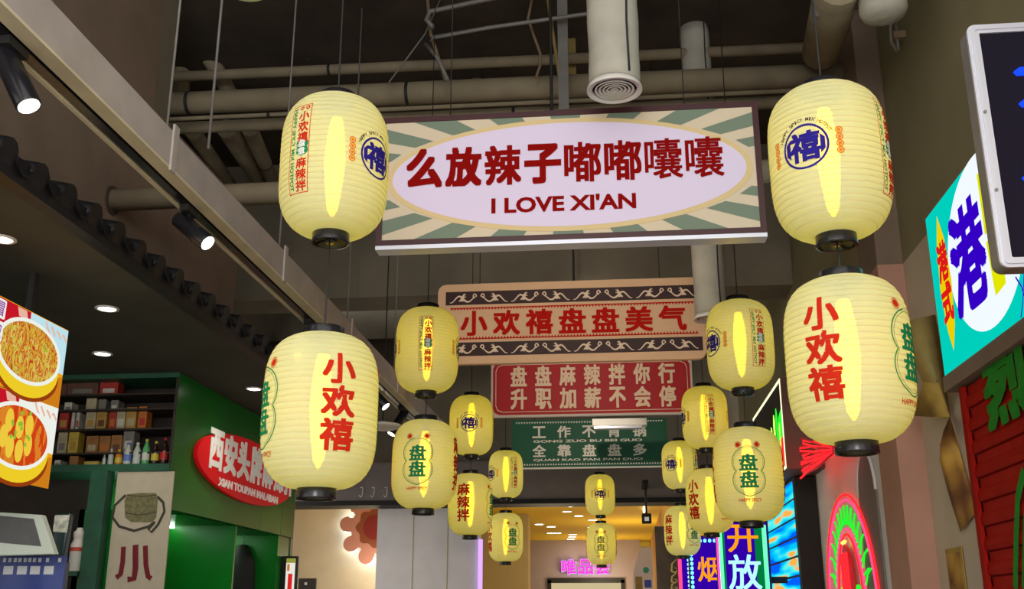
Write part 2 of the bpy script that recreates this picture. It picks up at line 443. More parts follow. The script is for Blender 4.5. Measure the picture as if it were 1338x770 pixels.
# (pixel x, pixel y of the centre, depth, upper?, turn, label)
XL, XR = -1.2, .752
LAN = [
 (437, 219, 3.55, 1, -24, 'upper lantern with narrow red label, nearest in left row, beside the burst-pattern banner'),
 (419, 541, 3.60, 0, 33, 'large lower lantern with red 小欢禧 on its right, nearest in left row'),
 (1083, 213, 3.42, 1, 57, 'upper lantern with blue round seal facing left, nearest in right row'),
 (1109, 476, 3.48, 0, -34, 'large lower lantern with red 小欢禧 on its left, nearest in right row'),
 (558, 458, 6.42, 1, 8, 'upper lantern with red label strip overlapping the cream board, second in left row'),
 (557, 608, 6.45, 0, -92, 'lower lantern with green 盘盘 cloud facing front, second in left row'),
 (967, 451, 6.28, 1, 26, 'upper lantern glowing orange at its right edge, second in right row'),
 (977, 620, 6.28, 0, -96, 'lower lantern with teal 盘盘 cloud facing front, second in right row'),
 (616, 556, 9.45, 1, -88, 'small upper lantern with blue seal in its middle, third in left row'),
 (617, 663, 9.70, 0, 170, 'small lower lantern with bold red 麻辣拌, third in left row'),
 (921, 546, 9.25, 1, 8, 'small upper lantern with red label, third in right row beside red board'),
 (926, 660, 9.60, 0, -48, 'small lower lantern partly hidden behind another, third in right row'),
 (661, 620, 12.2, 1, 35, 'little upper lantern farthest in left row, red label right of its glow'),
 (662, 704, 12.4, 0, -60, 'little lower lantern farthest in left row, cloud emblem turned right'),
 (888, 608, 12.1, 1, 58, 'little upper lantern farthest in right row, seal on its left'),
 (890, 692, 11.9, 0, 128, 'little lower lantern farthest in right row, above the neon street signs'),
 (784, 647, 14.4, 1, -88, 'tiny upper lantern with blue seal, centred alone under the grey bulkhead'),
 (787, 713, 14.7, 0, -90, 'tiny lower lantern with cloud emblem, centred before the far shop sign'),
]
prev = None
for px, py, Yd, up, deg, lab in LAN:
    up = bool(up); pos = at(px, py, Y=Yd)
    o = PROTO[up] if not USED[up] else copy_tree(PROTO[up]); USED[up] = True
    if not up and prev is not None: pos.x, pos.y = prev.x + (pos.x - prev.x) * .15, prev.y
    o.location = pos; o.rotation_euler = (math.radians(random.uniform(-.4, .4)), math.radians(random.uniform(-.4, .4)), math.radians(deg))
    tag(o, lab, 'lantern', 'white paper lanterns hung in two rows')
    if up: end = Vector((0, 0, CEIL - pos.z))
    else: end = Matrix.Rotation(-math.radians(deg), 3, 'Z') @ (prev + Vector((0, 0, -LH - .018)) - pos)
    cd = MB().tube([(0, 0, LH + .019), (end.x * .02, end.y * .02, LH + .05), end], .0035 if up else .003, 6)
    cd.build('cord', 'rubber_dark', o)
    prev = pos.copy() if up else None

# ---------------------------------------------------------------- hanging boards
def board(name, label, Y, x0, x1, z0, z1, d=.05):
    r = thing(name, label, 'sign', ((x0 + x1) / 2, Y, z0)); r['w'] = x1 - x0; r['h'] = z1 - z0
    return r, (x1 - x0) / 2, z1 - z0
# 1: burst-pattern light box
mat('s1_cream', (.56, .47, .34), .6, emit=.22); mat('s1_green', (.15, .20, .145), .6, emit=.18)
mat('s1_tan', (.60, .46, .23), .6, emit=.2); mat('s1_white', (.60, .52, .68), .6, emit=.26)
mat('s1_red', (.27, .004, .003), .8, spec=.05); mat('s1_frame', (.055, .012, .016), .4)
r, hw, ht = board('hanging_banner', 'wide light box with green burst pattern and words I LOVE XI\'AN', 5.0, -1.215, .765, 3.42, 4.145)
MB().box(-hw, hw, 0, .08, 0, ht).build('casing', 's1_frame', r)
MB().ring([(-hw, 0), (hw, 0), (hw, ht), (-hw, ht)], [(-hw + .03, .03), (hw - .03, .03), (hw - .03, ht - .03), (-hw + .03, ht - .03)], -.012, .012).build('frame', 's1_frame', r)
MB().box(-hw, hw, -.014, .08, -.022, -.001).build('bottom_rail', 'silver', r)
iw, ih = hw - .03, ht / 2 - .03; zc_ = ht / 2
MB().box(-iw, iw, -.004, 0, .03, ht - .03).build('cream_panel', 's1_cream', r)
ea, eb = .965 * iw, .82 * ih * 1.06
mb = MB()
for i in range(22):
    def hit(t):
        c, q = math.cos(t) * ea, math.sin(t) * eb; k = min(iw / max(abs(c), 1e-6), ih / max(abs(q), 1e-6)); return k
    t0 = 2 * PI * (i + .25) / 22; t1 = t0 + 2 * PI / 22 * .52
    k0, k1 = hit(t0), hit(t1); s0, s1 = 1.07, 1.07
    if min(k0, k1) < 1.09: 
        if max(k0, k1) < 1.09: continue
        s0 = min(s0, k0); s1 = min(s1, k1)
    P = [(s0 * ea * math.cos(t0), s0 * eb * math.sin(t0)), (k0 * ea * math.cos(t0), k0 * eb * math.sin(t0))]
    ca, cb = P[-1], (k1 * ea * math.cos(t1), k1 * eb * math.sin(t1))
    if abs(abs(ca[0]) - iw) < 1e-6 and abs(abs(cb[1]) - ih) < 1e-6: P.append((ca[0], cb[1]))
    elif abs(abs(ca[1]) - ih) < 1e-6 and abs(abs(cb[0]) - iw) < 1e-6: P.append((cb[0], ca[1]))
    P += [cb, (s1 * ea * math.cos(t1), s1 * eb * math.sin(t1))]
    MB().poly([(x, z + zc_) for x, z in P], -.006).build('ray', 's1_green', r)
MB().poly(ell(0, zc_, ea * 1.02, eb * 1.09, 96), -.008).build('tan_oval', 's1_tan', r)
pn = MB().poly(ell(0, zc_, ea * .985, eb * 1.0, 96), -.010).build('white_oval', 's1_white', r)
for i, ch in enumerate('么放辣子嘟嘟囔囔'): MB().text(ch, -.02 + (i - 3.5) * .207, zc_ + .06, .192, .225, -.014, {'嘟': .024, '囔': .014, '辣': .034}.get(ch, .046)).build('character', 's1_red', pn)['kind'] = 'stuff'
MB().text("I LOVE XI'AN", -.02, zc_ - .165, .74, .088, -.014, .035, True).build('latin_lettering', 's1_red', r)['kind'] = 'stuff'
for x in (-.62, .62): MB().tube([(x, .04, ht), (x, .04, CEIL - 3.42)], .003, 6).build('wire', 'rubber_dark', r)
for x in (-.70, -.625): pass

# 2: cream board with scroll borders
mat('s2_peach', (.74, .47, .29), .6, noise=.04, scale=3); mat('s2_dark', (.035, .010, .012), .6); mat('s2_scroll', (.80, .62, .48), .6); mat('s2_red', (.50, .012, .008), .8, spec=.05)
r, hw, ht = board('hanging_sign', 'cream board with dark scroll borders and red 小欢禧盘盘美气 lettering', 8.35, -1.475, .73, 3.575, 4.27)
pn = MB().poly(rrect(-hw, hw, 0, ht, .075), -.03, .05).build('panel', 's2_peach', r, bevel=.006)
mb = MB(); mb.box(-hw + .07, hw - .03, -.034, -.03, .07, .185); mb.box(-hw + .07, hw - .03, -.034, -.03, ht - .185, ht - .07); mb.build('dark_border', 's2_dark', r)['kind'] = 'stuff'
mb = MB()
for zc2 in (.1275, ht - .1275):
    n = 8; step = (2 * hw - .14) / n
    for i in range(n):
        x = -hw + .09 + step * (i + .5); fl = 1 if i % 2 else -1
        P = [(x + fl * step * .44 * (k / 12), zc2 + .028 * math.sin(k / 12 * PI * 1.6) - .012) for k in range(13)]
        ribbon(mb, P, [.018 - .0010 * k for k in range(13)], -.0365)
        P = [(x - fl * step * .44 * (k / 12), zc2 - .024 * math.sin(k / 12 * PI * 1.5) - .010) for k in range(13)]
        ribbon(mb, P, [.018 - .0011 * k for k in range(13)], -.037)
        for q in range(4):                # curled leaf
            a0 = .5 + q * .55
            P = [(x + fl * (.012 * q + .05 * math.cos(a0 + k * .16) * k / 8) , zc2 - .03 + .07 * math.sin(a0 + k * .12) * k / 8) for k in range(9)]
            ribbon(mb, P, [.006 + .0022 * k if k < 6 else .03 - .0033 * k for k in range(9)], -.0375 - q * .0003)
        P = [(x - fl * step * (.36 + .07 * math.cos(k * .5) * (1 - k / 14)), zc2 + .01 + .03 * math.sin(k * .5) * (1 - k / 14)) for k in range(13)]
        ribbon(mb, P, .010, -.0372)
mb.build('scroll_ornament', 's2_scroll', r)['kind'] = 'stuff'
mb = MB()
for z, s in ((.215, 1), (ht - .215, -1)):
    mb.box(-hw + .11, hw - .06, -.0335, -.03, z - .004, z + .004)
    n = 78
    for i in range(n):
        x = -hw + .11 + (2 * hw - .17) * (i + .5) / n; mb.poly([(x - .011, z), (x + .011, z), (x, z + s * .02)], -.0338)
mb.build('zigzag_line', 's2_red', r)['kind'] = 'stuff'
for i, ch in enumerate('小欢禧盘盘美气'): MB().text(ch, -hw + .31 + i * .272, ht / 2, .225, .215, -.034, .034).build('character', 's2_red', pn)['kind'] = 'stuff'
for x in (-.75, .75): MB().tube([(x, 0, ht), (x, 0, CEIL - 3.575)], .004, 6).build('wire', 'rubber_dark', r)

# 3: red board
mat('s3_red', (.40, .006, .014), .6, noise=.05, scale=4); mat('s3_cream', (.78, .60, .44), .6); mat('s3_edge', (.60, .52, .46), .6)
r, hw, ht = board('hanging_sign', 'red board with two rows of narrow cream Chinese characters', 11.0, -1.345, .795, 3.62, 4.24)
MB().box(-hw, hw, -.02, .03, 0, ht).build('panel', 's3_edge', r)
e = .03; c = .07
def notch(e, c): return [(-hw + e + c, e), (hw - e - c, e), (hw - e - c * .3, e + c * .3), (hw - e, e + c), (hw - e, ht - e - c), (hw - e - c * .3, ht - e - c * .3), (hw - e - c, ht - e), (-hw + e + c, ht - e), (-hw + e + c * .3, ht - e - c * .3), (-hw + e, ht - e - c), (-hw + e, e + c), (-hw + e + c * .3, e + c * .3)]
pn = MB().poly(notch(.022, .07), -.023).build('red_field', 's3_red', r)
MB().ring(notch(.05, .07), notch(.056, .07), -.025).build('thin_line', 's3_cream', r)
for row, (s, z) in enumerate((('盘盘麻辣拌你行', ht * .71), ('升职加薪不会停', ht * .31))):
    for i, ch in enumerate(s): MB().text(ch, -hw + .30 + i * .262, z, .175, .225, -.026, .036).build('character', 's3_cream', pn)['kind'] = 'stuff'
for x in (-.7, .7): MB().tube([(x, 0, ht), (x, 0, CEIL - 3.62)], .004, 6).build('wire', 'rubber_dark', r)
# 4: green board
mat('s4_green', (.010, .105, .055), .6, noise=.05, scale=4); mat('s4_white', (.80, .77, .68), .6)
r, hw, ht = board('hanging_sign', 'dark green board with white characters 工作不背锅 and dotted edges', 13.5, -1.38, .625, 3.42, 4.035)
pn = MB().box(-hw, hw, -.02, .03, 0, ht).build('panel', 's4_green', r)
mb = MB(); mb.box(-hw, hw, -.022, .03, -.016, 0)
for i in range(56):
    x = -hw + .05 + (2 * hw - .1) * (i + .5) / 56
    mb.poly([(x - .014, ht - .028), (x + .014, ht - .028), (x, ht - .052)], -.022); mb.poly([(x - .014, .028), (x + .014, .028), (x, .052)], -.022)
mb.build('dotted_edge', 's4_white', r)['kind'] = 'stuff'
for s, z in (('工作不背锅', ht * .74), ('全靠盘盘多', ht * .345)):
    for i, ch in enumerate(s): MB().text(ch, -hw + .36 + i * .322, z, .175, .155, -.023, .03).build('character', 's4_white', pn)['kind'] = 'stuff'
MB().text('GONG ZUO BU BEI GUO', -.02, ht * .545, 1.40, .035, -.023, .03, True).build('latin_lettering', 's4_white', r)['kind'] = 'stuff'
MB().text('QUAN KAO PAN PAN DUO', -.02, ht * .15, 1.40, .035, -.023, .03, True).build('latin_lettering', 's4_white', r)['kind'] = 'stuff'
for x in (-.7, .7): MB().tube([(x, 0, ht), (x, 0, CEIL - 3.42)], .004, 6).build('wire', 'rubber_dark', r)
# added fill spotlights, each hidden behind a board to brighten the next
for lab, Yc, zc4, tg, pw in (('added black fill spotlight hidden behind the burst banner, aimed at cream board', 5.85, 4.2, (-.35, 8.3, 3.9), 75), ('added black fill spotlight hidden behind the cream board, aimed at red board', 8.8, 4.1, (-.28, 11, 3.85), 65), ('added black fill spotlight hidden behind the red board, aimed at green board', 11.4, 4.1, (-.38, 13.5, 3.7), 45)):
    p = Vector((-.35, Yc, zc4)); d = (Vector(tg) - p).normalized()
    r = thing('added_fill_spot', lab, 'spotlight', p, 0, 'added fill spotlights behind the boards')
    MB().tube([(0, 0, .03), (0, 0, CEIL - zc4)], .01, 8).build('rod', 'black_matt', r)
    MB().tube([-d * .06, -d * .055, d * .075, d * .08], [.035, .04, .04, .038], 20).build('barrel', 'black_gloss', r)
    MB().tube([d * .079, d * .083], .033, 18).build('lens', 'lens_white', r)
    l = lamp('spot_beam', 'SPOT', d * .11, pw, (1, .86, .68), r, spot_size=1.5, spot_blend=.7, shadow_soft_size=.05); l.rotation_euler = d.to_track_quat('-Z', 'Y').to_euler()
# pale lamp hanging just before the green board
x0, x1, z0, z1 = rect(774, 547, 845, 561, 12.6)
r = thing('hanging_lamp', 'flat pale grey lamp fixture hanging before the green board', 'lamp', ((x0 + x1) / 2, 12.6, z0))
MB().box(-(x1 - x0) / 2, (x1 - x0) / 2, -.05, .09, .03, z1 - z0).build('housing', 'white_plastic', r, bevel=.01)
MB().box(-(x1 - x0) / 2 + .02, (x1 - x0) / 2 - .06, -.04, .08, 0, .03).build('diffuser', 'silver', r)
for x in (-.22, .22): MB().tube([(x, .02, z1 - z0), (x, .02, CEIL - z0)], .003, 6).build('wire', 'rubber_dark', r)

# ---------------------------------------------------------------- services under the slab
def pipe(name, label, pts, r, m='pipe_grey', joints=(), cat='pipe', group=None, seg=16):
    pts = [Vector(p) for p in pts]
    o = thing(name, label, cat, pts[0], 0, group)
    MB().tube([p - pts[0] for p in pts], r, seg).build('pipe_run', m, o)
    for k, t in enumerate(joints):
        d = pts[-1] - pts[0]; p = d * t; u = d.normalized()
        MB().tube([p - u * .012, p + u * .012], r * 1.06, seg).build('joint_ring', 'rubber_dark', o)
    return o
def xpipe(name, label, pa, pb, Y, th, m='pipe_grey', joints=(), xa=None, xb=None):
    a, b = at(*pa, Y=Y), at(*pb, Y=Y); z = (a.z + b.z) / 2
    r = th / 2 * (Y * 1.06) / F
    return pipe(name, label, [(a.x if xa is None else xa, Y, a.z), (b.x if xb is None else xb, Y, a.z * .5 + b.z * .5)], r, m, joints)
xpipe('main_pipe', 'thick grey insulated pipe running right above the burst banner', (300, 131), (1000, 108), 7.4, 32, 'pipe_grey', (.19, .47, .71), -4.62, XP + .05)
xpipe('cable_conduit', 'thin pale conduit line just under the thick grey pipe', (300, 152), (1000, 122), 7.3, 6, 'pipe_grey', (.3,), -4.62, XP + .05)
xpipe('lower_pipe', 'slim grey pipe between conduit and banner top', (300, 164), (1000, 138), 7.5, 17, 'pipe_grey', (.155, .6), -4.62, XP + .05)
xpipe('middle_pipe', 'slim grey pipe second above the thick insulated pipe', (400, 91), (1000, 71), 7.8, 15, 'pipe_grey', (.35,), -4.62, XP + .05)
xpipe('upper_pipe', 'brownish pipe uppermost of the parallel ceiling pipes', (400, 68), (1000, 43), 8.2, 14, 'pipe_dim', (), -4.62, XP + .05)
p0 = at(146, 262, X=WLX)
pipe('wall_pipe', 'grey pipe entering a hole in the brown left wall', [(p0.x - .05, p0.y, p0.z), (1.5, p0.y, p0.z + .02)], 31 / 2 * p0.y * 1.06 / F, 'pipe_grey', ())
MB().tube([(WLX - .01, p0.y, p0.z), (WLX + .012, p0.y, p0.z)], 31 / 2 * p0.y * 1.1 / F + .02, 20).build('hole_collar', 'concrete_dark', bpy.data.objects['wall_pipe'], loc=(-p0.x + .05, -p0.y, -p0.z))
# thin bent conduits
def bent(name, label, px, Y, th, m='steel_grey', Ys=None):
    P = [at(x, y, Y=(Ys[i] if Ys else Y)) for i, (x, y) in enumerate(px)]
    return pipe(name, label, P, th / 2 * Y * 1.08 / F, m, (), seg=8)
bent('bent_conduit', 'thin bent conduit dropping in front of upper pipes, higher one', [(566, 36), (557, 26), (562, 15), (600, 7), (690, -12), (760, -60)], 6.9, 7)
bent('bent_conduit', 'long thin sloping conduit crossing the upper pipes, lower one', [(585, 105), (573, 78), (556, 57), (566, 49), (640, 36), (768, 18), (800, 10), (806, -140)], 6.9, 6)
bent('strap_conduit', 'thin tan strap behind the bent conduits', [(582, 105), (563, 45), (545, -150)], 7.0, 5, 'pipe_dim')
def flatbar(name, label, x0, x1, y0, y1, Y, m, cat='bracket', d=.03):
    a, b, z0, z1 = rect(x0, y0, x1, y1, Y); o = MB().box(a, b, Y, Y + d, z0, CEIL).build(name, m); return tag(o, label, cat)
flatbar('hanger_strut', 'grey steel strut left of the round duct, reaching down past the pipes', 730, 741, 0, 143, 7.0, 'steel_grey')
flatbar('hanger_strut', 'dull brown vertical strut behind the middle ceiling pipes', 617, 629, 0, 105, 8.5, 'pipe_dim')
flatbar('hanger_strut', 'yellow vertical strut beside the round duct', 742, 751, 0, 100, 7.9, 'pipe_yellow')
bent('yellow_rod', 'thin yellow rod slanting behind the grey strut', [(716, 0), (731, 100)], 7.1, 5, 'pipe_yellow', [7.1, 7.1])
bent('loose_cable', 'loose cable loop hanging among ceiling pipes', [(696, -5), (690, 25), (698, 48), (706, 70), (706, 85), (700, 102)], 7.1, 4, 'pipe_dim')
bent('diagonal_wire', 'thin diagonal stay wire left of the bent conduits', [(575, 0), (555, 45), (508, 108)], 7.2, 2.2, 'steel_grey')
# left corner: riser, elbow and receding pipes
p = at(238, 45, Y=8.1); q = at(236, 122, Y=8.1)
pipe('riser_pipe', 'short upright pipe in the left ceiling corner', [q, p], .075, 'pipe_grey')
pipe('elbow_pipe', 'pipe branching down right from upright corner pipe', [at(243, 50, Y=7.9), at(262, 62, Y=7.95), at(284, 92, Y=8.05), at(300, 122, Y=8.1)], .07, 'pipe_grey')
for lab, a, b, rr in (('leftmost of three receding pipes under the left pipe bundle', (252, 172), (306, 250), .07), ('middle of three receding pipes under the left pipe bundle', (296, 168), (345, 245), .085), ('rightmost of three receding pipes under the left pipe bundle', (326, 168), (362, 250), .07)):
    A = at(*a, Y=7.95); B = at(*b, Y=10.2); pipe('receding_pipe', lab, [A, B], rr, 'pipe_grey', (.5,) if 'right' in lab else ())
pipe('sloping_pipe', 'sloping dark pipe against the left upper wall', [at(150, 40, Y=6.0), at(188, 95, Y=7.2)], .06, 'pipe_dim', (.35,))
struct('trim_12', MB().box(WLX - .25, WLX, yup, yup + .22, zlow, CEIL), 'concrete')
# right corner: big pipe towards the viewer, steel frame, tank bottom with bracket
A = at(1072, 68, Y=7.1); B = at(1098, -25, Y=5.2)
pipe('big_pipe', 'big pale pipe running toward the viewer beside right wall', [A, A * .5 + B * .5, B], .135, 'pipe_grey')
a = at(1066, 14, Y=5.6); b = at(1122, 12, Y=5.6)
r = thing('pipe_bracket', 'steel angle frame clasping the big pipe at top right', 'bracket', (a.x, 5.6, a.z))
MB().box(0, b.x - a.x, -.02, .02, -.02, .02).build('cross_bar', 'steel_grey', r); MB().box(-.02, .012, -.02, .02, -.05, CEIL - a.z).build('upright', 'steel_grey', r)
MB().box(b.x - a.x - .012, b.x - a.x + .012, -.02, .02, 0, CEIL - a.z).build('upright', 'steel_grey', r)
c0 = at(1155, 20, Y=5.3)
r = thing('pipe_end', 'round pale capped pipe end hanging at top right', 'pipe', c0)
MB().lathe([(.0, -.02), (.06, -.015), (.115, .0), (.13, .03), (.13, .12), (.118, .125), (.118, .14), (.13, .145), (.13, CEIL - c0.z)], 28).build('capped_pipe', 'duct_wrap', r)
c1 = at(1172, 48, X=WRX - .05)
r = thing('wall_bracket', 'small rusty clamp bracket under capped pipe end', 'bracket', c1)
MB().box(-.03, .05, -.03, .03, -.02, .03).build('plate', 'pipe_dim', r, bevel=.004); MB().tube([(-.02, -.06, .10), (-.05, -.05, .05), (-.04, 0, -.04), (.0, .03, -.09)], .012, 8).build('strap', 'steel_grey', r)
MB().tube([(0, 0, -.1), (0, 0, .12)], .009, 8).build('bolt', 'steel_grey', r)
# round ducts with ring diffusers
def duct(px, py, Y, wpx, label, disc=True):
    c = at(px, py, Y=Y); R = wpx / 2 * Y * 1.08 / F
    r = thing('air_duct', label, 'duct', c)
    mb = MB(); H = CEIL - c.z; prof = []
    n = 26
    for i in range(n + 1):
        z = .035 + (H - .035) * i / n; prof.append((R * (.93 + .012 * math.sin(i * 2.1) + .010 * math.sin(i * 5.3)), z))
    mb.lathe(prof, 32)
    mb.v = [(x * (1 + .02 * math.sin(3 * math.atan2(y, x) + 7 * z)), y * (1 + .02 * math.sin(3 * math.atan2(y, x) + 7 * z)), z) for x, y, z in mb.v]
    mb.build('wrapped_duct', 'duct_wrap', r)
    MB().tube([(R * .50, -R * .80, .05 + k * (H - .06) / 8 ) if k % 2 else (R * .54, -R * .78, .05 + k * (H - .06) / 8) for k in range(9)], .006, 6).build('tape_seam', 'rubber_dark', r)
    MB().lathe([(R, 0), (R * 1.0, .012), (R * .9, .035), (R * .86, .035), (R * .80, .006), (R, 0)], 40, cap=False).build('flange', 'white_plastic', r)
    for k in range(5):
        a = R * (.72 - k * .14); MB().lathe([(a, .004), (a - .006, .001), (a - .016, .016), (a - .010, .018), (a, .004)], 36, cap=False).build('diffuser_ring', 'white_plastic', r)
    MB().lathe([(R * .86, .034), (R * .86, .037)], 32).build('throat', 'rubber_dark', r)
    return r
duct(803, 119, 4.62, 74, 'pale wrapped round air duct with ring diffuser above the burst banner')
duct(929, 418, 7.85, 42, 'distant wrapped air duct hanging before the cream board\'s right corner')

# ---------------------------------------------------------------- left lighting beam with track spots
BX = -1.9
zb0 = at(208, 200, X=BX).z; zt0 = at(360, 240, X=BX + .08).z
r = thing('lighting_beam', 'long pale channel beam with black lamp track above left walkway', 'beam', (BX, 1.5, zb0)); L_ = 10.2
MB().box(-.088, -.022, 0, L_, 0, .012).build('lower_flange', 'beam_cream', r)
MB().box(-.034, -.022, 0, L_, .012, .165).build('web', 'beam_paint', r)
MB().box(-.10, -.022, 0, L_, .165, .177).build('upper_flange', 'beam_paint', r)
MB().box(-.165, -.034, 0, L_, .06, .07).build('backing_plate', 'beam_paint', r)
MB().box(-.147, -.088, 0, L_, .02, .06).build('track_channel', 'black_matt', r)
MB().box(-.137, -.100, 0, L_, -.004, .02).build('lamp_track', 'black_gloss', r)
MB().box(-.165, -.147, 0, L_, -.012, .06).build('edge_trim', 'beam_cream', r)
for yy in (.95, 2.55, 4.15, 5.75, 7.4):
    MB().box(-.022, -.012, yy, yy + .05, -.01, .21).build('clamp_plate', 'beam_paint', r)
    MB().tube([(-.06, yy + .02, .177), (-.06, yy + .02, CEIL - zb0)], .006, 6).build('hanger_rod', 'steel_grey', r)
def spot(px, py, tilt, az, label, L=.19, R=.042, power=14):
    c = at(px, py, X=BX - .118)
    r = thing('track_spotlight', label, 'spotlight', (BX - .118, c.y, zb0 - .004), 0, 'black spotlights on the left track')
    MB().box(-.022, .022, -.06, .06, -.03, 0).build('track_adapter', 'black_matt', r)
    MB().tube([(0, 0, -.03), (0, 0, -.075)], .012, 8).build('stem', 'black_matt', r)
    d = Vector((math.sin(tilt) * math.sin(az), math.sin(tilt) * math.cos(az), -math.cos(tilt)))
    b = Vector((0, 0, -.09)); p0 = b - d * .07; p1 = b + d * L
    MB().tube([p0, p0 + d * .006, p1 - d * .004, p1], [R * .9, R, R, R * .96], 24).build('barrel', 'black_gloss', r)
    MB().tube([p1 - d * .001, p1 + d * .003], R * .84, 20).build('lens', 'lens_white', r)
    l = lamp('spot_beam', 'SPOT', p1 + d * .03, power, (1, .9, .74), r, spot_size=1.2, spot_blend=.6, shadow_soft_size=.04)
    l.rotation_euler = d.to_track_quat('-Z', 'Y').to_euler()
    return r
rad = math.radians
spot(24, 22, rad(30), rad(88), 'nearest black track spotlight at upper left corner', .17, .042)
spot(250, 245, rad(50), rad(98), 'black track spotlight tilted right, before the brown wall', .15)
spot(405, 412, rad(30), rad(200), 'black track spotlight partly behind the lower left lantern')
spot(486, 496, rad(42), rad(95), 'small black track spotlight between the left lanterns')
spot(525, 535, rad(30), rad(-120), 'small dark track spotlight behind second left lantern, turned away')
# near round lamp at the top edge, its cable, and stray flowers
c0 = at(320, -9, Y=3.7)
r = thing('globe_lantern', 'round white lantern bottom peeking in at the top edge', 'lantern', c0)
MB().lathe([(.02, -.002), (.05, 0), (.1, .022), (.13, .06), (.145, .12), (.13, .2), (.06, .26), (.03, .265)], 32).build('paper_shade', 'lantern_paper', r)
MB().tube([(0, 0, .26), (0, 0, CEIL - c0.z)], .004, 6).build('cord', 'rubber_dark', r)
a, b = at(290, 0, Y=5.0), at(272, 195, Y=5.0)
tag(MB().tube([Vector((b.x, b.y, b.z)), Vector((b.x + .0, b.y, CEIL))], .008, 8).build('hanging_wire', 'steel_grey'), 'pale upright cable hanging left of the nearest upper lantern', 'cable')
mat('flower_purple', (.03, .015, .22), .7, noise=.4, scale=30)
for lab, px, py, n in (('dark purple hanging flower cluster at the top edge', 381, 5, 34), ('faint purple flower sprig below the top cluster', 418, 41, 9)):
    c = at(px, py, Y=8.0); r = thing('hanging_flower', lab, 'flower', c); mb = MB()
    for i in range(n):
        x, z = random.gauss(0, .05), random.gauss(.02, .045); a = random.random() * 6
        mb.add([(x, random.gauss(0, .03), z), (x + .02 * math.cos(a), .01, z + .02 * math.sin(a)), (x + .02 * math.cos(a + 1.8), -.01, z + .02 * math.sin(a + 1.8)), (x + .026 * math.cos(a + .9), 0, z + .026 * math.sin(a + .9))], [(0, 1, 3, 2)])
    mb.build('petals', 'flower_purple', r)['kind'] = 'stuff'; MB().tube([(0, 0, 0), (0, 0, CEIL - c.z)], .006, 6).build('stem', 'green_frame', r)
for lab, px, y1 in (('thin green garland string left of lantern cord', 360, 60), ('thin green garland string right of purple flowers', 403, 78)):
    c = at(px, y1, Y=8.0); tag(MB().tube([c, (c.x, c.y, CEIL)], .008, 6).build('garland_string', 'green_frame'), lab, 'string')

# ---------------------------------------------------------------- left food stall
r = thing('tile_eave', 'black roof-tile eave running along the front of the food stall', 'eave', (EAVE, 1.6, SOF))
MB().box(-.02, .05, 0, 8.1, -.004, .105).build('fascia_board', 'tile_black', r)
MB().box(-.60, .0, 0, 8.1, .121, .14).build('roof_deck', 'tile_black', r)
cover = MB(); drip = MB()
P0, P1 = Vector((.06, 0, .085)), Vector((-.50, 0, .21))
cover.tube([P0, P0 * .9 + P1 * .1, P1], .062, 12)
for a in range(10):
    t0, t1 = PI + PI * a / 10, PI + PI * (a + 1) / 10
    drip.add([(.07, .115 + .062 * math.cos(t0), .10 + .055 * math.sin(t0)), (.07, .115 + .062 * math.cos(t1), .10 + .055 * math.sin(t1)), (-.5, .115 + .062 * math.cos(t1), .2 + .05 * math.sin(t1)), (-.5, .115 + .062 * math.cos(t0), .2 + .05 * math.sin(t0)),
              (.07, .115 + .062 * math.cos(t0), .085 + .055 * math.sin(t0)), (.07, .115 + .062 * math.cos(t1), .085 + .055 * math.sin(t1))], [(0, 3, 2, 1), (0, 1, 5, 4)])
cm = cover.build('cover_tile', 'tile_black', r); dm = drip.build('drip_tile', 'tile_black', r)
for i in range(34):
    if i == 0: a, b = cm, dm
    else: a, b = cm.copy(), dm.copy(); C.objects.link(a); C.objects.link(b)
    a.location = (0, .06 + i * .235, random.uniform(-.006, .006)); b.location = (0, .06 + i * .235, random.uniform(-.006, .006))
# recessed downlights in the stall soffit
for lab, px, py in (('recessed downlight at the left edge of the stall soffit', 2, 312), ('recessed downlight above the menu screen, nearer of two', 140, 403), ('recessed downlight above the bottle shelf, farther of two', 134, 462), ('recessed downlight above the green cabinet wall', 332, 508)):
    c = at(px, py, Z=SOF); r = thing('downlight', lab, 'downlight', c, 0, 'recessed downlights in the stall soffit')
    MB().lathe([(.065, 0), (.066, -.006), (.05, -.008), (.048, .0)], 24, cap=False).build('trim_ring', 'white_plastic', r)
    MB().lathe([(.0, -.002), (.048, -.003), (.048, -.001), (.0, 0)], 20, cap=False).build('lens', 'downlight', r)
    lamp('downlight_beam', 'SPOT', (0, 0, -.02), 16, (1, .93, .8), r, spot_size=2.0, spot_blend=.8, shadow_soft_size=.05)
# back of the stall
struct('wall_stall', MB().box(-7, GRX - .63, SHY + .42, SHY + .6, 0, SOF), 'shelf_dark')
struct('wall_stall_side', MB().box(-7.1, -6.9, .8, SHY + .6, 0, SOF), 'shelf_dark')

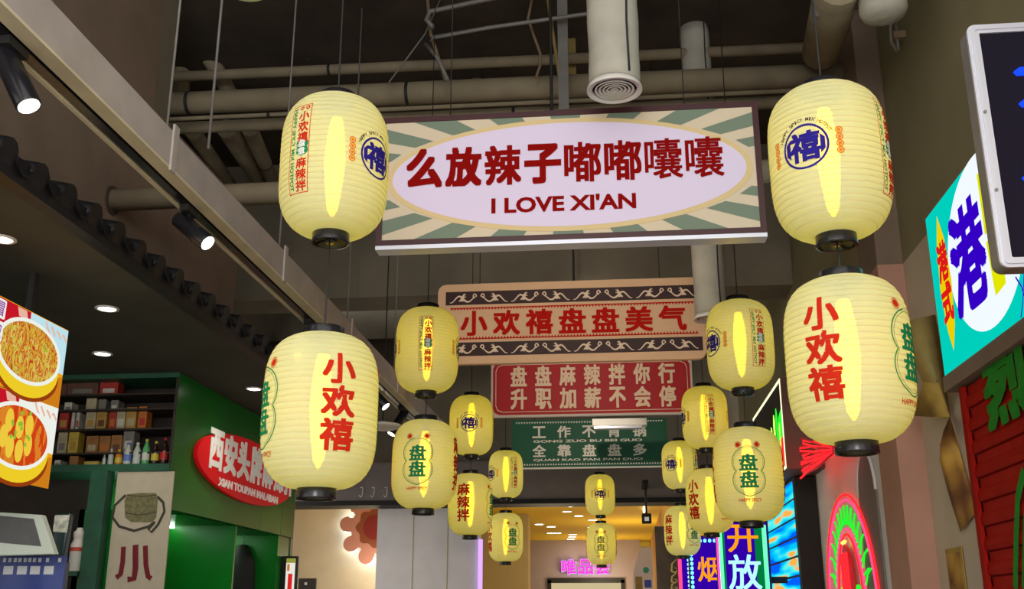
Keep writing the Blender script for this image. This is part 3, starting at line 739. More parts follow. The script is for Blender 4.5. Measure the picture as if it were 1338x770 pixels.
# bottle shelf
def zat(py, Y=SHY): return at(150, py, Y=Y).z
sx0, sx1 = at(20, 550, Y=SHY).x, at(229, 550, Y=SHY).x
zt, zbm = SOF - .004, zat(617)
r = thing('bottle_shelf', 'green-edged dark wall shelf holding boxes and bottles', 'shelf', ((sx0 + sx1) / 2, SHY, zbm)); hw = (sx1 - sx0) / 2
rz = lambda py: zat(py) - zbm
MB().box(-hw, hw, 0, .4, rz(495), zt - zbm).build('top_rail', 'green_frame', r)
MB().box(-hw, hw, -.03, .4, 0, rz(607.5)).build('bottom_rail', 'green_frame', r)
MB().box(-hw, hw, .37, .4, rz(607.5), rz(495)).build('back_panel', 'shelf_dark', r)
MB().box(hw - .02, hw, 0, .37, rz(607.5), rz(495)).build('side_panel', 'shelf_dark', r)
rows = [512, 532, 558, 589.5]; tops = []
for k, py in enumerate(rows):
    z = zat(py) - zbm; MB().box(-hw, hw - .02, .06, .37, z - .012, z).build('shelf_board', 'shelf_dark', r); tops.append(z + zbm)
tops.append(zat(607.5))
BOXC = {'red': (.40, .03, .02), 'cream': (.42, .36, .22), 'gold': (.42, .25, .05), 'orange': (.5, .14, .02), 'brown': (.12, .05, .03), 'white': (.55, .52, .46), 'grey': (.18, .17, .15), 'amber': (.30, .13, .03), 'yellow': (.55, .40, .05)}
for k_, v_ in BOXC.items(): mat('carton_' + k_, v_, .55, noise=.25, scale=14)
def zx(zx_, zy_): return 70 + zx_ / 5.5, 480 + zy_ / 5.5
CART = [  # x0 x1 ytop row colour label-colour label
 (55, 98, 120, 0, 'brown', None, 'dull brown box at left end of the top shelf'),
 (105, 325, 110, 0, 'brown', 'grey', 'long brown carton on the top shelf'),
 (338, 468, 105, 0, 'red', 'white', 'red carton with white stripe on the top shelf'),
 (82, 135, 255, 1, 'white', 'grey', 'small white pack alone above the red box'),
 (240, 312, 225, 1, 'cream', None, 'pale cream carton on the second shelf'),
 (330, 380, 232, 1, 'grey', None, 'faint grey packet beside the pale cream carton'),
 (415, 470, 238, 1, 'grey', 'white', 'grey packet with white front at right of second shelf'),
 (50, 115, 308, 2, 'red', 'gold', 'dark red box with gold base at left of third shelf'),
 (138, 158, 310, 2, 'white', None, 'thin white upright pack, left of the pair'),
 (172, 192, 310, 2, 'white', 'red', 'thin white upright pack with red line'),
 (240, 310, 308, 2, 'cream', 'gold', 'tall cream box with gold print on third shelf'),
 (318, 386, 308, 2, 'gold', 'brown', 'tall gold box beside the cream one'),
 (408, 456, 300, 2, 'red', 'orange', 'bright red box in the middle of third shelf'),
 (462, 522, 296, 2, 'cream', 'white', 'cream and white box right of bright red box'),
 (530, 600, 290, 2, 'gold', 'cream', 'gold box with slanted cream panel'),
 (618, 676, 284, 2, 'orange', 'red', 'orange red box at right of third shelf'),
 (40, 105, 462, 3, 'cream', 'grey', 'tall pale box at left of fourth shelf'),
 (118, 186, 452, 3, 'yellow', 'gold', 'tall striped yellow box on fourth shelf'),
 (240, 326, 495, 3, 'amber', 'cream', 'amber gift box, left of the three on fourth shelf'),
 (335, 412, 495, 3, 'amber', 'orange', 'amber gift box, middle of the three on fourth shelf'),
 (420, 496, 490, 3, 'amber', 'brown', 'amber gift box, right of the three on fourth shelf'),
 (510, 585, 440, 3, 'grey', 'white', 'grey box with white base above the soda bottles'),
 (10, 50, 668, 4, 'white', 'grey', 'small white packet at left end of bottom shelf'),
 (118, 180, 640, 4, 'amber', None, 'brown carton on the bottom shelf'),
 (222, 325, 678, 4, 'yellow', 'white', 'low stack of yellow green packets on bottom shelf'),
]
for x0, x1, yt, row, col, lc, lab in CART:
    Yc = SHY + (.12 if row < 4 else .06)
    a = at(*zx(x0, yt), Y=Yc); b = at(*zx(x1, yt), Y=Yc); h = a.z - tops[row]; wd = b.x - a.x
    o = thing('carton', lab, 'box', ((a.x + b.x) / 2, Yc, tops[row]), 0, 'cartons on the stall shelf')
    MB().box(-wd / 2, wd / 2, 0, .09, 0, h).build('carton_body', 'carton_' + col, o)
    MB().box(-wd / 2, wd / 2, -.001, .091, h * .93, h).build('lid_flap', 'carton_' + col, o)
    if lc: MB().box(-wd * .32, wd * .32, -.002, 0, h * .18, h * .5).build('label_panel', 'carton_' + lc, o)
for n_, c_, rr in (('glass_clear', (.5, .55, .5), .1), ('glass_green', (.10, .42, .14), .1), ('cola', (.03, .01, .008), .1), ('orange_drink', (.6, .22, .02), .2), ('cap_red', (.45, .02, .015), .4), ('cap_white', (.7, .7, .66), .4), ('cap_yellow', (.6, .48, .05), .4), ('label_blue', (.12, .2, .55), .5), ('label_white', (.6, .6, .55), .5)): mat(n_, c_, rr)
BOT = [
 (345, 372, 628, 'glass_clear', 'cap_white', None, 'short clear jar with white cap on bottom shelf'),
 (390, 430, 585, 'glass_clear', 'cap_white', None, 'clear bottle with white cap beside orange drink'),
 (440, 492, 588, 'orange_drink', 'cap_yellow', 'cap_yellow', 'orange drink bottle with yellow label'),
 (505, 562, 540, 'glass_clear', 'label_blue', 'label_blue', 'clear water bottle with blue label'),
 (572, 628, 540, 'glass_clear', 'cap_white', None, 'clear pale green bottle left of green soda'),
 (640, 692, 515, 'glass_green', 'cap_yellow', 'label_white', 'green soda bottle with yellow cap'),
 (705, 758, 530, 'cola', 'cap_yellow', 'cap_yellow', 'dark bottle with large yellow label'),
 (770, 826, 505, 'cola', 'cap_red', 'cap_red', 'cola bottle with red cap and label'),
]
for x0, x1, yt, mb_, mc, ml, lab in BOT:
    a = at(*zx(x0, yt), Y=SHY + .06); b = at(*zx(x1, yt), Y=SHY + .06); h = a.z - tops[4]; R = (b.x - a.x) / 2
    o = thing('bottle', lab, 'bottle', ((a.x + b.x) / 2, SHY + .08, tops[4]), 0, 'bottles on the bottom shelf')
    MB().lathe([(R * .85, 0), (R, .008), (R, h * .32), (R * .9, h * .4), (R, h * .5), (R * .95, h * .62), (R * .5, h * .8), (R * .36, h * .88), (R * .36, h * .92)], 16).build('bottle_body', mb_, o)
    MB().lathe([(R * .42, h * .90), (R * .42, h)], 14).build('cap', mc, o)
    if ml: MB().lathe([(R * 1.02, h * .2), (R * 1.02, h * .48)], 16, cap=False).build('label', ml, o)
# post and lower shelf next to the poster
x0, x1 = at(121, 690, Y=SHY).x, at(143, 690, Y=SHY).x
r = thing('shelf_post', 'dark green post with small bracket shelf left of the cream poster', 'shelf', ((x0 + x1) / 2, SHY, 0))
MB().box(-(x1 - x0) / 2, (x1 - x0) / 2, -.11, -.01, 0, zbm - .002).build('post', 'green_frame', r)
zs = at(110, 747, Y=SHY - .1).z
MB().box(at(90, 747, Y=SHY).x - (x0 + x1) / 2, -(x1 - x0) / 2, -.14, .04, zs - .03, zs).build('bracket_shelf', 'green_frame', r)
# pump bottle standing on it
a = at(93, 745, Y=SHY - .06); b = at(121, 690, Y=SHY - .06); wd = b.x - a.x; h = b.z - zs
r = thing('sauce_bottle', 'white plastic bottle with red and white label beside green post', 'bottle', ((a.x + b.x) / 2 - .03, SHY - .06, zs)); R = wd * .40
mat('bottle_white', (.75, .70, .64), .5); mat('label_red', (.55, .07, .03), .5)
MB().lathe([(R * .95, 0), (R, .01), (R, h * .62), (R * .75, h * .7), (R * .7, h * .76), (R * .8, h * .8), (R * .8, h * .9), (R * .45, h * .95), (R * .4, h)], 20).build('bottle_body', 'bottle_white', r)
MB().lathe([(R * 1.02, h * .05), (R * 1.02, h * .55)], 20, cap=False).build('label', 'label_white', r)
MB().lathe([(R * 1.03, h * .46), (R * 1.03, h * .55)], 20, cap=False).build('label_band', 'label_red', r)
# cream poster with a satchel and the character 小
x0, x1 = at(146, 690, Y=SHY - .02).x, at(221, 690, Y=SHY - .02).x; zt = zbm - .004; zz = at(180, 800, Y=SHY).z
mat('poster_cream', (.50, .44, .33), .8, noise=.06, scale=12); mat('poster_olive', (.17, .16, .075), .8, noise=.3, scale=40); mat('poster_line', (.05, .045, .03), .8); mat('poster_maroon', (.17, .012, .02), .8)
r = thing('poster', 'cream hanging poster with drawn olive satchel and maroon 小', 'poster', ((x0 + x1) / 2, SHY - .02, zz)); hw = (x1 - x0) / 2; H = zt - zz
MB().box(-hw, hw, 0, .012, 0, H).build('sheet', 'poster_cream', r)
def pq(px, py):
    q = at(px, py, Y=SHY - .02); return q.x - (x0 + x1) / 2, q.z - zz
def zq(zx_, zy_): return pq(zx_ / 2.567, 470 + zy_ / 2.567)
mb = MB()
ribbon(mb, [zq(*p) for p in ((422, 455), (385, 490), (378, 530), (400, 560), (450, 575), (500, 560), (520, 545))], .018, -.002)
ribbon(mb, [zq(*p) for p in ((528, 460), (548, 480), (552, 510), (530, 555), (508, 580), (498, 570), (520, 545))], .018, -.0022)
mb.build('strap_drawing', 'poster_line', r)['kind'] = 'stuff'
MB().poly([zq(*p) for p in ((428, 452), (470, 448), (524, 448), (530, 470), (524, 530), (512, 546), (440, 545), (420, 530), (418, 475))], -.003).build('satchel_drawing', 'poster_olive', r)
mb = MB(); ribbon(mb, [zq(*p) for p in ((420, 515), (470, 522), (527, 512))], .006, -.004); ribbon(mb, [zq(*p) for p in ((425, 455), (475, 460), (527, 455))], .006, -.004)
mb.build('satchel_lines', 'poster_line', r)['kind'] = 'stuff'
for P, wds in ((((455, 622), (455, 700), (450, 735), (428, 738)), .04), (((415, 628), (412, 680), (405, 720), (390, 732)), .034), (((488, 625), (490, 690), (497, 728), (508, 735)), .034)):
    mb = MB(); ribbon(mb, [zq(*p) for p in P], wds, -.003); mb.build('brush_stroke', 'poster_maroon', r)

# green cabinet wall
yg0, yg1 = SHY, at(384, 640, X=GRX).y
zg = at(219, 666, X=GRX).z
r = thing('green_cabinet', 'glossy green cabinet wall with open niches, carrying the red oval sign', 'cabinet', (GRX, yg0, 0), PI / 2)
LEN = yg1 - yg0                         # local x = along the walkway, local -y = towards it
seams = [0, at(336, 690, X=GRX).y - yg0, at(364, 690, X=GRX).y - yg0, LEN]
for a, b in zip(seams[:-1], seams[1:]): MB().box(a + .003, b - .003, -.022, -.002 if a == 0 else .04, zg, SOF - .004).build('door', 'green_gloss', r, bevel=.003)
MB().box(.44, LEN, .04, .6, zg, SOF - .004).build('upper_body', 'green_gloss', r)
dv = at(306, 730, X=GRX).y - yg0; de = at(362, 730, X=GRX).y - yg0
MB().box(-.0, .02, 0, .6, 0, zg).build('end_panel', 'green_gloss', r)
MB().box(dv - .015, dv + .015, 0, .6, 0, zg).build('divider', 'green_gloss', r)
MB().box(de, LEN, 0, .6, 0, zg).build('end_panel', 'green_gloss', r)
MB().box(0, de, .56, .6, 0, zg).build('niche_back', 'green_gloss', r)
MB().box(0, de, .0, .6, 0, zg - 1.1).build('niche_base', 'green_gloss', r)
glow('niche_led', (.75, 1, .8), 16)
MB().box(.05, dv - .05, .5, .53, zg - .022, zg - .004).build('led_strip', 'niche_led', r)
MB().box(dv + .05, de - .05, .5, .53, zg - .022, zg - .004).build('led_strip', 'niche_led', r)
MB().box(LEN, LEN + .02, -.01, .6, 0, SOF).build('edge_light', 'led_edge_cream', r) if 'led_edge_cream' in MATS else MB().box(LEN, LEN + .03, -.012, .6, 0, SOF - .004).build('edge_strip', 'beam_cream', r)
# dark coat hanging in the right niche
c = at(316, 742, X=GRX - .3)
r = thing('dark_coat', 'dark coat hanging in the right-hand green niche', 'coat', (c.x, c.y, zg - .62))
MB().lathe([(.12, 0), (.13, .1), (.12, .3), (.11, .4), (.06, .5), (.04, .53), (.0, .54)], 14).build('coat_body', 'black_matt', r); MB().tube([(0, 0, .53), (0, 0, .625)], .006, 6).build('hook', 'steel_grey', r)
# red oval sign: 西安头牌麻辣拌
mat('oval_red', (.62, .005, .010), .5, spec=.1, emit=.22); mat('sign_white', (.80, .78, .72), .5, emit=.12)  # slight emission put into face and letter colours to brighten the sign
def gq(px, py): q = at(px, py, X=GRX); return q.y, q.z
l = gq(248, 590); rr_ = gq(374, 640); t = gq(295, 563); b = gq(330, 664)
cy_, cz_ = (l[0] + rr_[0]) / 2, at(300, 607, X=GRX).z - .02
sa = (rr_[0] - l[0]) / 2
zt1 = gq(285, 560)[1]; zb1 = gq(325, 660)[1]; sb = (zt1 - zb1) / 2; cz_ = (zt1 + zb1) / 2
r = thing('oval_sign', 'red oval sign with white 西安头牌麻辣拌 on the green cabinet', 'sign', (GRX + .026, cy_, cz_), PI / 2)
pn = MB().poly(ell(0, 0, sa, sb, 64), -.03, .029).build('red_oval', 'oval_red', r)
S = '西安头牌麻辣拌'; wch = sa * 1.86 / 7
for i, ch in enumerate(S): MB().text(ch, -sa * .80 + wch * (i + .42), sb * .26, wch * .90, sb * 1.20, -.036, .04, d=.005).build('character', 'sign_white', pn)['kind'] = 'stuff'
MB().text('XIAN TOUPAN MALABAN', .02, -sb * .64, sa * 1.25, sb * .25, -.036, .03, True, d=.005).build('latin_lettering', 'sign_white', r)['kind'] = 'stuff'
# small upright menu stand at the foot of the cabinet
c0_ = at(381, 748, Y=yg1 - .3)
x0, x1, z0, z1 = rect(364, 727, 388, 800, yg1 - .25)
r = thing('menu_stand', 'narrow upright lit menu board at the end of the green cabinet', 'sign', ((x0 + x1) / 2, yg1 - .25, 0))
glow('menu_white', (.9, .88, .8), .9); glow('menu_red', (.75, .02, .02), .9); glow('menu_olive', (.35, .38, .05), .8); glow('menu_orange', (.6, .2, .02), .9)
hw = (x1 - x0) / 2
MB().box(-hw, hw, 0, .06, 0, z1).build('casing', 'black_matt', r)
MB().box(-hw * .35, hw * .85, -.003, 0, z0 * .8, z1 - .02).build('lit_face', 'menu_white', r)
MB().box(-hw * .35, hw * .85, -.004, -.003, z1 - .06, z1 - .02).build('face_header', 'menu_olive', r)
MB().box(-hw * .2, hw * .12, -.005, -.003, z1 - .13, z1 - .07).build('dish_print', 'menu_orange', r)
MB().box(-hw * .02, hw * .55, -.005, -.003, z0 * .8, z1 - .155).build('red_panel', 'menu_red', r)

# ---------------------------------------------------------------- menu screens
MX = -2.85
def mq(px, py): q = at(px, py, X=MX); return q.y, q.z
ym1 = mq(78, 520)[0]; ym0 = ym1 - 1.25
zt_ = mq(85, 430)[1]; zb_ = mq(67, 640)[1]; zm = (zt_ + zb_) / 2
def scr(name, col, s): return glow(name, col, s)
scr('m_orange', (.80, .36, .01), 1.0); scr('m_red', (.55, .008, .02), 1.0); scr('m_white', (.85, .87, .80), 1.0); scr('m_pale', (.50, .75, .82), 1.0)
scr('m_wood', (.60, .20, .01), 1.0); scr('m_purple', (.30, .08, .35), 1.0); scr('m_pink', (.8, .45, .35), 1.0); scr('m_shadow', (.30, .045, .005), 1.0); scr('m_yellow', (.85, .60, .02), 1.0)
def food(name, cols, sc):
    m = bpy.data.materials.new(name); m.use_nodes = True; nt = m.node_tree; N = nt.nodes
    N.remove(N['Principled BSDF']); e = N.new('ShaderNodeEmission'); tc = N.new('ShaderNodeTexCoord')
    v = N.new('ShaderNodeTexNoise'); v.inputs['Scale'].default_value = sc; v.inputs['Detail'].default_value = 3; v.inputs['Distortion'].default_value = 1.6
    mp = N.new('ShaderNodeMapping'); mp.inputs['Rotation'].default_value = (0, .7, 0); mp.inputs['Scale'].default_value = (1, 1, .45)
    r_ = N.new('ShaderNodeValToRGB'); r_.color_ramp.interpolation = 'CONSTANT'
    while len(r_.color_ramp.elements) < len(cols): r_.color_ramp.elements.new(.5)
    for i, c in enumerate(cols): r_.color_ramp.elements[i].position = 0 if i == 0 else .30 + .45 * (i - 1) / (len(cols) - 1); r_.color_ramp.elements[i].color = (*c, 1)
    nt.links.new(tc.outputs['Object'], mp.inputs[0]); nt.links.new(mp.outputs[0], v.inputs['Vector']); nt.links.new(v.outputs['Fac'], r_.inputs[0]); nt.links.new(r_.outputs[0], e.inputs[0])
    nt.links.new(e.outputs[0], N['Material Output'].inputs[0]); MATS[name] = m
food('food_noodle', [(.10, .01, .005), (.50, .05, .015), (.65, .42, .03), (.55, .12, .02), (.72, .52, .10), (.42, .45, .03), (.60, .06, .02)], 26)
food('food_soup', [(.35, .01, .004), (.62, .05, .008), (.70, .22, .02)], 12)
scr('m_dumpling', (.85, .58, .05), 1.0); scr('m_green', (.25, .5, .04), 1.0)
rail = thing('menu_screen', 'x', 'screen')
bpy.data.objects.remove(rail)
for k, (za, zb2, lab) in enumerate(((zm, zt_, 'upper glowing menu screen showing a bowl of noodles'), (zb_, zm, 'lower glowing menu screen showing red soup with dumplings'))):
    ln = ym1 - ym0; H = zb2 - za
    r = thing('menu_screen', lab, 'screen', (MX, ym0, za), PI / 2, 'menu screens under the stall soffit')
    MB().box(0, ln, .004, .09, 0, H).build('housing', 'black_matt', r)
    MB().box(0, ln, 0, .003, 0.004, H).build('display_ground', 'm_orange', r)
    X1 = ln
    MB().poly([(X1 - .95, 0), (X1 - .40, 0), (X1 - .2, .1), (X1, .16), (X1, 0)], -.001).build('table_print', 'm_wood', r)
    MB().poly([(X1 - .70, H * .99), (X1 - .33, H * .99), (X1 - .30, H * .65), (X1 - .70, H * .60)], -.0012).build('red_print', 'm_red', r)
    MB().poly([(X1 - .36, H * .99), (X1, H * .99), (X1, H * .42), (X1 - .07, H * .42), (X1 - .36, H * .78)], -.0014).build('pale_print', 'm_pale' if k == 0 else 'm_white', r)
    mb = MB()
    for q in range(4): ribbon(mb, [(X1 - .22 + q * .055, H * .97 - q * .01), (X1 - .20 + q * .055, H * .9), (X1 - .175 + q * .055, H * .84)], .014, -.0018)
    mb.build('pink_strokes', 'm_pink', r)['kind'] = 'stuff'
    MB().poly([(X1 - .48, H * .98), (X1 - .40, H * .98), (X1 - .38, H * .88), (X1 - .46, H * .88)], -.0018).build('cup_print', 'm_pink', r)
    cx_, cz2 = X1 - .33, H * .52
    MB().poly(ell(cx_ + .0, cz2 - .09, .29, H * .36, 40), -.0020).build('bowl_shadow', 'm_shadow', r)
    MB().poly(ell(cx_, cz2 - .055, .285, H * .40, 40), -.0024).build('bowl_side', 'm_yellow', r)
    MB().poly(ell(cx_, cz2, .29, H * .385, 48), -.0028).build('bowl_rim', 'm_white', r)
    MB().poly(ell(cx_, cz2, .262, H * .34, 48), -.0032).build('food_print', 'food_noodle' if k == 0 else 'food_soup', r)
    if k:
        for j, (dx, dz) in enumerate(((-.12, -.02), (-.06, -.06), (.02, -.07), (.09, -.03), (-.09, .06), (0, .04), (.08, .06))):
            MB().poly(ell(cx_ + dx, cz2 + dz, .035, .055, 20), -.0036 - j * .0002).build('dumpling_print', 'm_dumpling', r)
        mb = MB()
        for j in range(14):
            a = random.random() * 6; q = random.random() * .13; mb.poly(ell(cx_ + q * math.cos(a), cz2 + .05 + q * .8 * math.sin(a), .012, .012, 6), -.0056 - j * .0001)
        mb.build('herb_print', 'm_green', r)['kind'] = 'stuff'
    else:
        for j, ch in enumerate('冒椒火麻'):
            z = H * .86 - j * .105
            MB().poly(rrect(X1 - .66, X1 - .575, z - .046, z + .046, .01), -.0036).build('caption_plate', 'm_white', r)
            MB().text(ch, X1 - .618, z, .06, .07, -.0042, .02).build('caption', 'm_purple', r)['kind'] = 'stuff'
    for yy in (.3, ln - .3):
        if k == 0: MB().box(yy - .02, yy + .02, .03, .06, H, SOF - za).build('mount', 'black_matt', r)

# ---------------------------------------------------------------- counter things at lower left
CYY = 5.2
x0, x1, z0, z1 = rect(-60, 665, 80, 728, CYY)
struct('trim_20', MB().box(-5.2, -2.62, 3.2, 6.1, 0, 1.05), 'green_frame')
r = thing('order_terminal', 'pale order terminal with dark grey back at lower left corner', 'terminal', ((x0 + x1) / 2, CYY, 1.05)); hw = (x1 - x0) / 2
mat('terminal_pale', (.55, .62, .54), .5); mat('terminal_grey', (.10, .10, .10), .6, noise=.1, scale=20)
zz0 = z0 - 1.05; zz1 = z1 - 1.05
mb = MB().poly([(-hw, zz0), (hw * .98, zz0 + .01), (hw * .62, zz1 - .03), (-hw, zz1)], 0, .05); mb.build('shell', 'terminal_pale', r, bevel=.006)
MB().poly([(-hw, zz0 + .09), (hw * .70, zz0 + .05), (hw * .48, zz1 - .05), (-hw, zz1 - .012)], -.006, .006).build('back_plate', 'terminal_grey', r)
MB().tube([(-hw * .3, .03, 0), (-hw * .3, .03, zz0 + .05)], .03, 12).build('stand', 'terminal_pale', r)
mat('board_blue', (.025, .05, .24), .35, noise=.1, scale=3); mat('board_white', (.6, .62, .66), .5)
x0, x1, z0, z1 = rect(-60, 727, 86, 764, CYY + .25)
r = thing('price_board', 'blue price board with a row of pale boxes below terminal', 'sign', ((x0 + x1) / 2, CYY + .25, 1.05)); hw = (x1 - x0) / 2; zz1 = z1 - 1.05
MB().box(-hw, hw, 0, .02, 0, zz1).build('board', 'board_blue', r)
def bq(px, py): q = at(px, py, Y=CYY + .25); return q.x - r.location.x, q.z - 1.05
for px in (4, 22, 39, 57): a = bq(px, 751); b = bq(px + 14, 740); MB().box(a[0], b[0], -.003, 0, a[1], b[1]).build('price_box', 'board_white', r)
mb = MB()
for px in (4, 11, 18, 24, 31, 37, 43, 50, 60, 76): a = bq(px, 735); b = bq(px + 4.5, 729.5); mb.box(a[0], b[0], -.003, 0, a[1], b[1])
mb.build('small_print', 'board_white', r)['kind'] = 'stuff'
x0, x1, z0, z1 = rect(64, 671, 92, 735, CYY + .5)
r = thing('snack_pack', 'glossy snack pack with yellow and white top behind terminal', 'packet', ((x0 + x1) / 2, CYY + .5, 1.05)); hw = (x1 - x0) / 2; h = z1 - 1.05; hz = z0 - 1.05
mat('pack_dark', (.02, .05, .05), .2); mat('pack_bright', (.6, .62, .5), .2, noise=.5, scale=25)
MB().poly([(-hw, hz), (hw * .7, hz), (hw, h), (-hw, h)], 0, .05).build('pack_body', 'pack_dark', r, bevel=.01)
MB().poly([(-hw * .95, h * .62 + hz * .38), (hw * .9, h * .6 + hz * .4), (hw * .97, h - .01), (-hw * .95, h - .01)], -.004, .003).build('pack_print', 'pack_bright', r)
MB().box(-.05, .05, .0, .05, 0, hz).build('display_block', 'pack_dark', r)

# ---------------------------------------------------------------- right side: lit shop signs on the wall
# cyan light box with 港
SX = WRX - .10
def wq(px, py, X=SX): q = at(px, py, X=X); return q.y, q.z
ya = wq(1221, 385)[0]; za = (wq(1233, 489)[1] + wq(1338, 421)[1]) / 2; zb3 = (wq(1210, 281)[1] + wq(1280, 197)[1]) / 2
yb = ya - 2.3
r = thing('light_box', 'glowing cyan light box with blue 港 in a white disc', 'sign', (SX, ya, za), -PI / 2)   # local x runs towards the viewer
glow('lb_cyan', (.0, .62, .50), 1.0); glow('lb_white', (.85, .92, .98), 1.05); glow('lb_blue', (.035, .0, .55), 1.0); glow('lb_yellow', (.78, .80, .0), 1.0); glow('lb_red', (.72, .01, .01), 1.0); glow('lb_gold', (.85, .62, .0), 1.0)
LB, HB = ya - yb, zb3 - za
MB().box(0, LB, .003, .094, 0, HB).build('casing', 'black_matt', r)
MB().box(0.004, LB, 0, .003, .004, HB - .004).build('cyan_face', 'lb_cyan', r)
def lq(px, py): y_, z_ = wq(px, py); return ya - y_, z_ - za
c = lq(1300, 330); l0 = lq(1243, 375)
dx = 0.62; 
MB().poly(ell(l0[0] + .56, .53 * HB, .56, .47 * HB, 64), -.002).build('white_disc', 'lb_white', r)
a, b = lq(1246, 375), lq(1290, 335)
mb = MB(); mb.text('港', (a[0] + b[0]) / 2 + .01, .525 * HB, (b[0] - a[0]) * .98, HB * .60, -.004, .04); mb.build('character', 'lb_blue', r)['kind'] = 'stuff'
a = lq(1287, 300); b = lq(1320, 340)
MB().poly([(a[0] - .0, .50 * HB), (a[0] + .18, .52 * HB), (a[0] + .18, .22 * HB), (a[0] + .03, .20 * HB)], -.004).build('yellow_patch', 'lb_yellow', r)
MB().poly([(a[0] - .0, .88 * HB), (a[0] + .18, .88 * HB), (a[0] + .18, .57 * HB), (a[0] - .0, .54 * HB)], -.004).build('yellow_patch', 'lb_yellow', r)
a = lq(1232, 340)
MB().poly([(a[0] - .10, .5 * HB), (a[0] - .06, .78 * HB), (a[0], .93 * HB), (a[0] + .075, .76 * HB), (a[0] + .11, .5 * HB), (a[0] + .075, .24 * HB), (a[0] + .0, .10 * HB), (a[0] - .06, .24 * HB)], -.003).build('gold_lozenge', 'lb_gold', r)
for k_, ch in enumerate('港式'): MB().text(ch, a[0] + .005, (.64 - .25 * k_) * HB, .19, .24 * HB, -.005, .05).build('small_character', 'lb_red', r)['kind'] = 'stuff'
mb = MB(); a = lq(1328, 362); b = lq(1337, 405)
ribbon(mb, [(a[0], a[1]), (a[0] + .05, a[1] - .06), (b[0] + .06, b[1] + .02)], .012, -.004); ribbon(mb, [(b[0] + .10, a[1] + .02), (b[0] + .02, b[1] + .03), (b[0] - .03, b[1] - .03)], .012, -.0042)
mb.build('blue_signature', 'lb_blue', r)['kind'] = 'stuff'
MB().box(-.01, LB, -.01, .094, -.09, -.004).build('wood_sill', 'plaster_brown', r)

# red roller shutter with green painting
RX = WRX - .045
ys = wq(1258, 487, RX)[0]; zs_ = za - .10
r = thing('roller_shutter', 'red ribbed roller shutter with green painted characters', 'shutter', (RX, ys, 0), -PI / 2)
mat('shutter_red', (.34, .008, .004), .7, spec=.1, noise=.12, scale=6); mat('paint_green', (.03, .26, .03), .8, spec=.05, noise=.15, scale=12)
slat = MB()
prof = [(0, 0), (-.02, .004), (-.026, .03), (-.02, .058), (-.012, .075), (-.012, .118), (0, .122)]
n = len(prof); V = []; 
for x in (.06, 3.2): V += [(x, yy, z) for yy, z in prof]
slat.add(V, [(i, n + i, n + i + 1, i + 1) for i in range(n - 1)] + [tuple(range(n)), tuple(reversed(range(n, 2 * n)))])
s0 = None; k_ = 0; z = zs_ - .125
while z > .05:
    if s0 is None: s0 = slat.build('slat', 'shutter_red', r); o = s0
    else: o = s0.copy(); C.objects.link(o)
    o.location = (0, 0, z); z -= .125
MB().box(0, .06, -.035, .03, 0, zs_).build('side_rail', 'shutter_red', r)
MB().box(.06, .085, -.012, .0, 0, zs_).build('guide_slot', 'black_matt', r)
MB().box(-.0, 3.2, .0, .03, 0, zs_).build('backing', 'shutter_red', r)
def sq(px, py): y_, z_ = wq(px, py, RX - .03); return ys - y_, z_
a, b = sq(1287, 530), sq(1345, 490)
MB().text('烈', (a[0] + b[0]) / 2, sq(1300, 515)[1], (b[0] - a[0]) * 1.0, .34, -.03, .05).build('painted_character', 'paint_green', r)['kind'] = 'stuff'
mb = MB(); ribbon(mb, [sq(1338, 615), sq(1330, 650), sq(1328, 700), sq(1327, 770)], .06, -.031); ribbon(mb, [sq(1345, 640), sq(1340, 680), sq(1338, 770)], .05, -.0312)
mb.build('painted_stroke', 'paint_green', r)['kind'] = 'stuff'

# dark double-sided box sign near the viewer
YB = 3.55
x0, x1, z0, z1 = rect(1306, 27, 1420, 351, YB)
r = thing('box_sign', 'dark hanging box sign with silver frame at the upper right edge', 'sign', ((x0 + WRX) / 2, YB, z0)); hw = (WRX - x0) / 2; H = z1 - z0
mat('sign_dark', (.012, .010, .020), .9, spec=.1); glow('led_blue', (.01, .06, .9), 1.4)
MB().poly(rrect(-hw, hw, 0, H, .03), 0, .07).build('body', 'steel_grey', r)
P = rrect(-hw, hw, 0, H, .03); Q = rrect(-hw + .042, hw - .042, .035, H - .035, .006)
MB().ring(P, Q, -.012, .012).build('frame', 'silver', r)
P = rrect(-hw + .012, hw - .012, .012, H - .012, .02); Q = rrect(-hw + .026, hw - .026, .022, H - .022, .01)
MB().ring(P, Q, -.018, .006).build('frame_bead', 'silver', r)
MB().box(-hw + .04, hw - .04, -.004, 0, .033, H - .033).build('dark_face', 'sign_dark', r)
for z_ in (.30, .62): MB().tube([(-hw + .02, -.024, H * z_), (-hw + .02, -.016, H * z_)], .006, 8).build('screw', 'steel_grey', r)
def dq(px, py): q = at(px, py, Y=YB); return q.x - (x0 + WRX) / 2, q.z - z0
for px, py in ((1323, 96), (1330, 137), (1334, 234)):
    a = dq(px, py); mb = MB(); mb.poly([(a[0], a[1]), (a[0] + .02, a[1] + .014), (hw - .06, a[1] + .012), (hw - .06, a[1] - .012), (a[0] + .01, a[1] - .014)], -.02, .015); mb.build('led_stroke', 'led_blue', r)

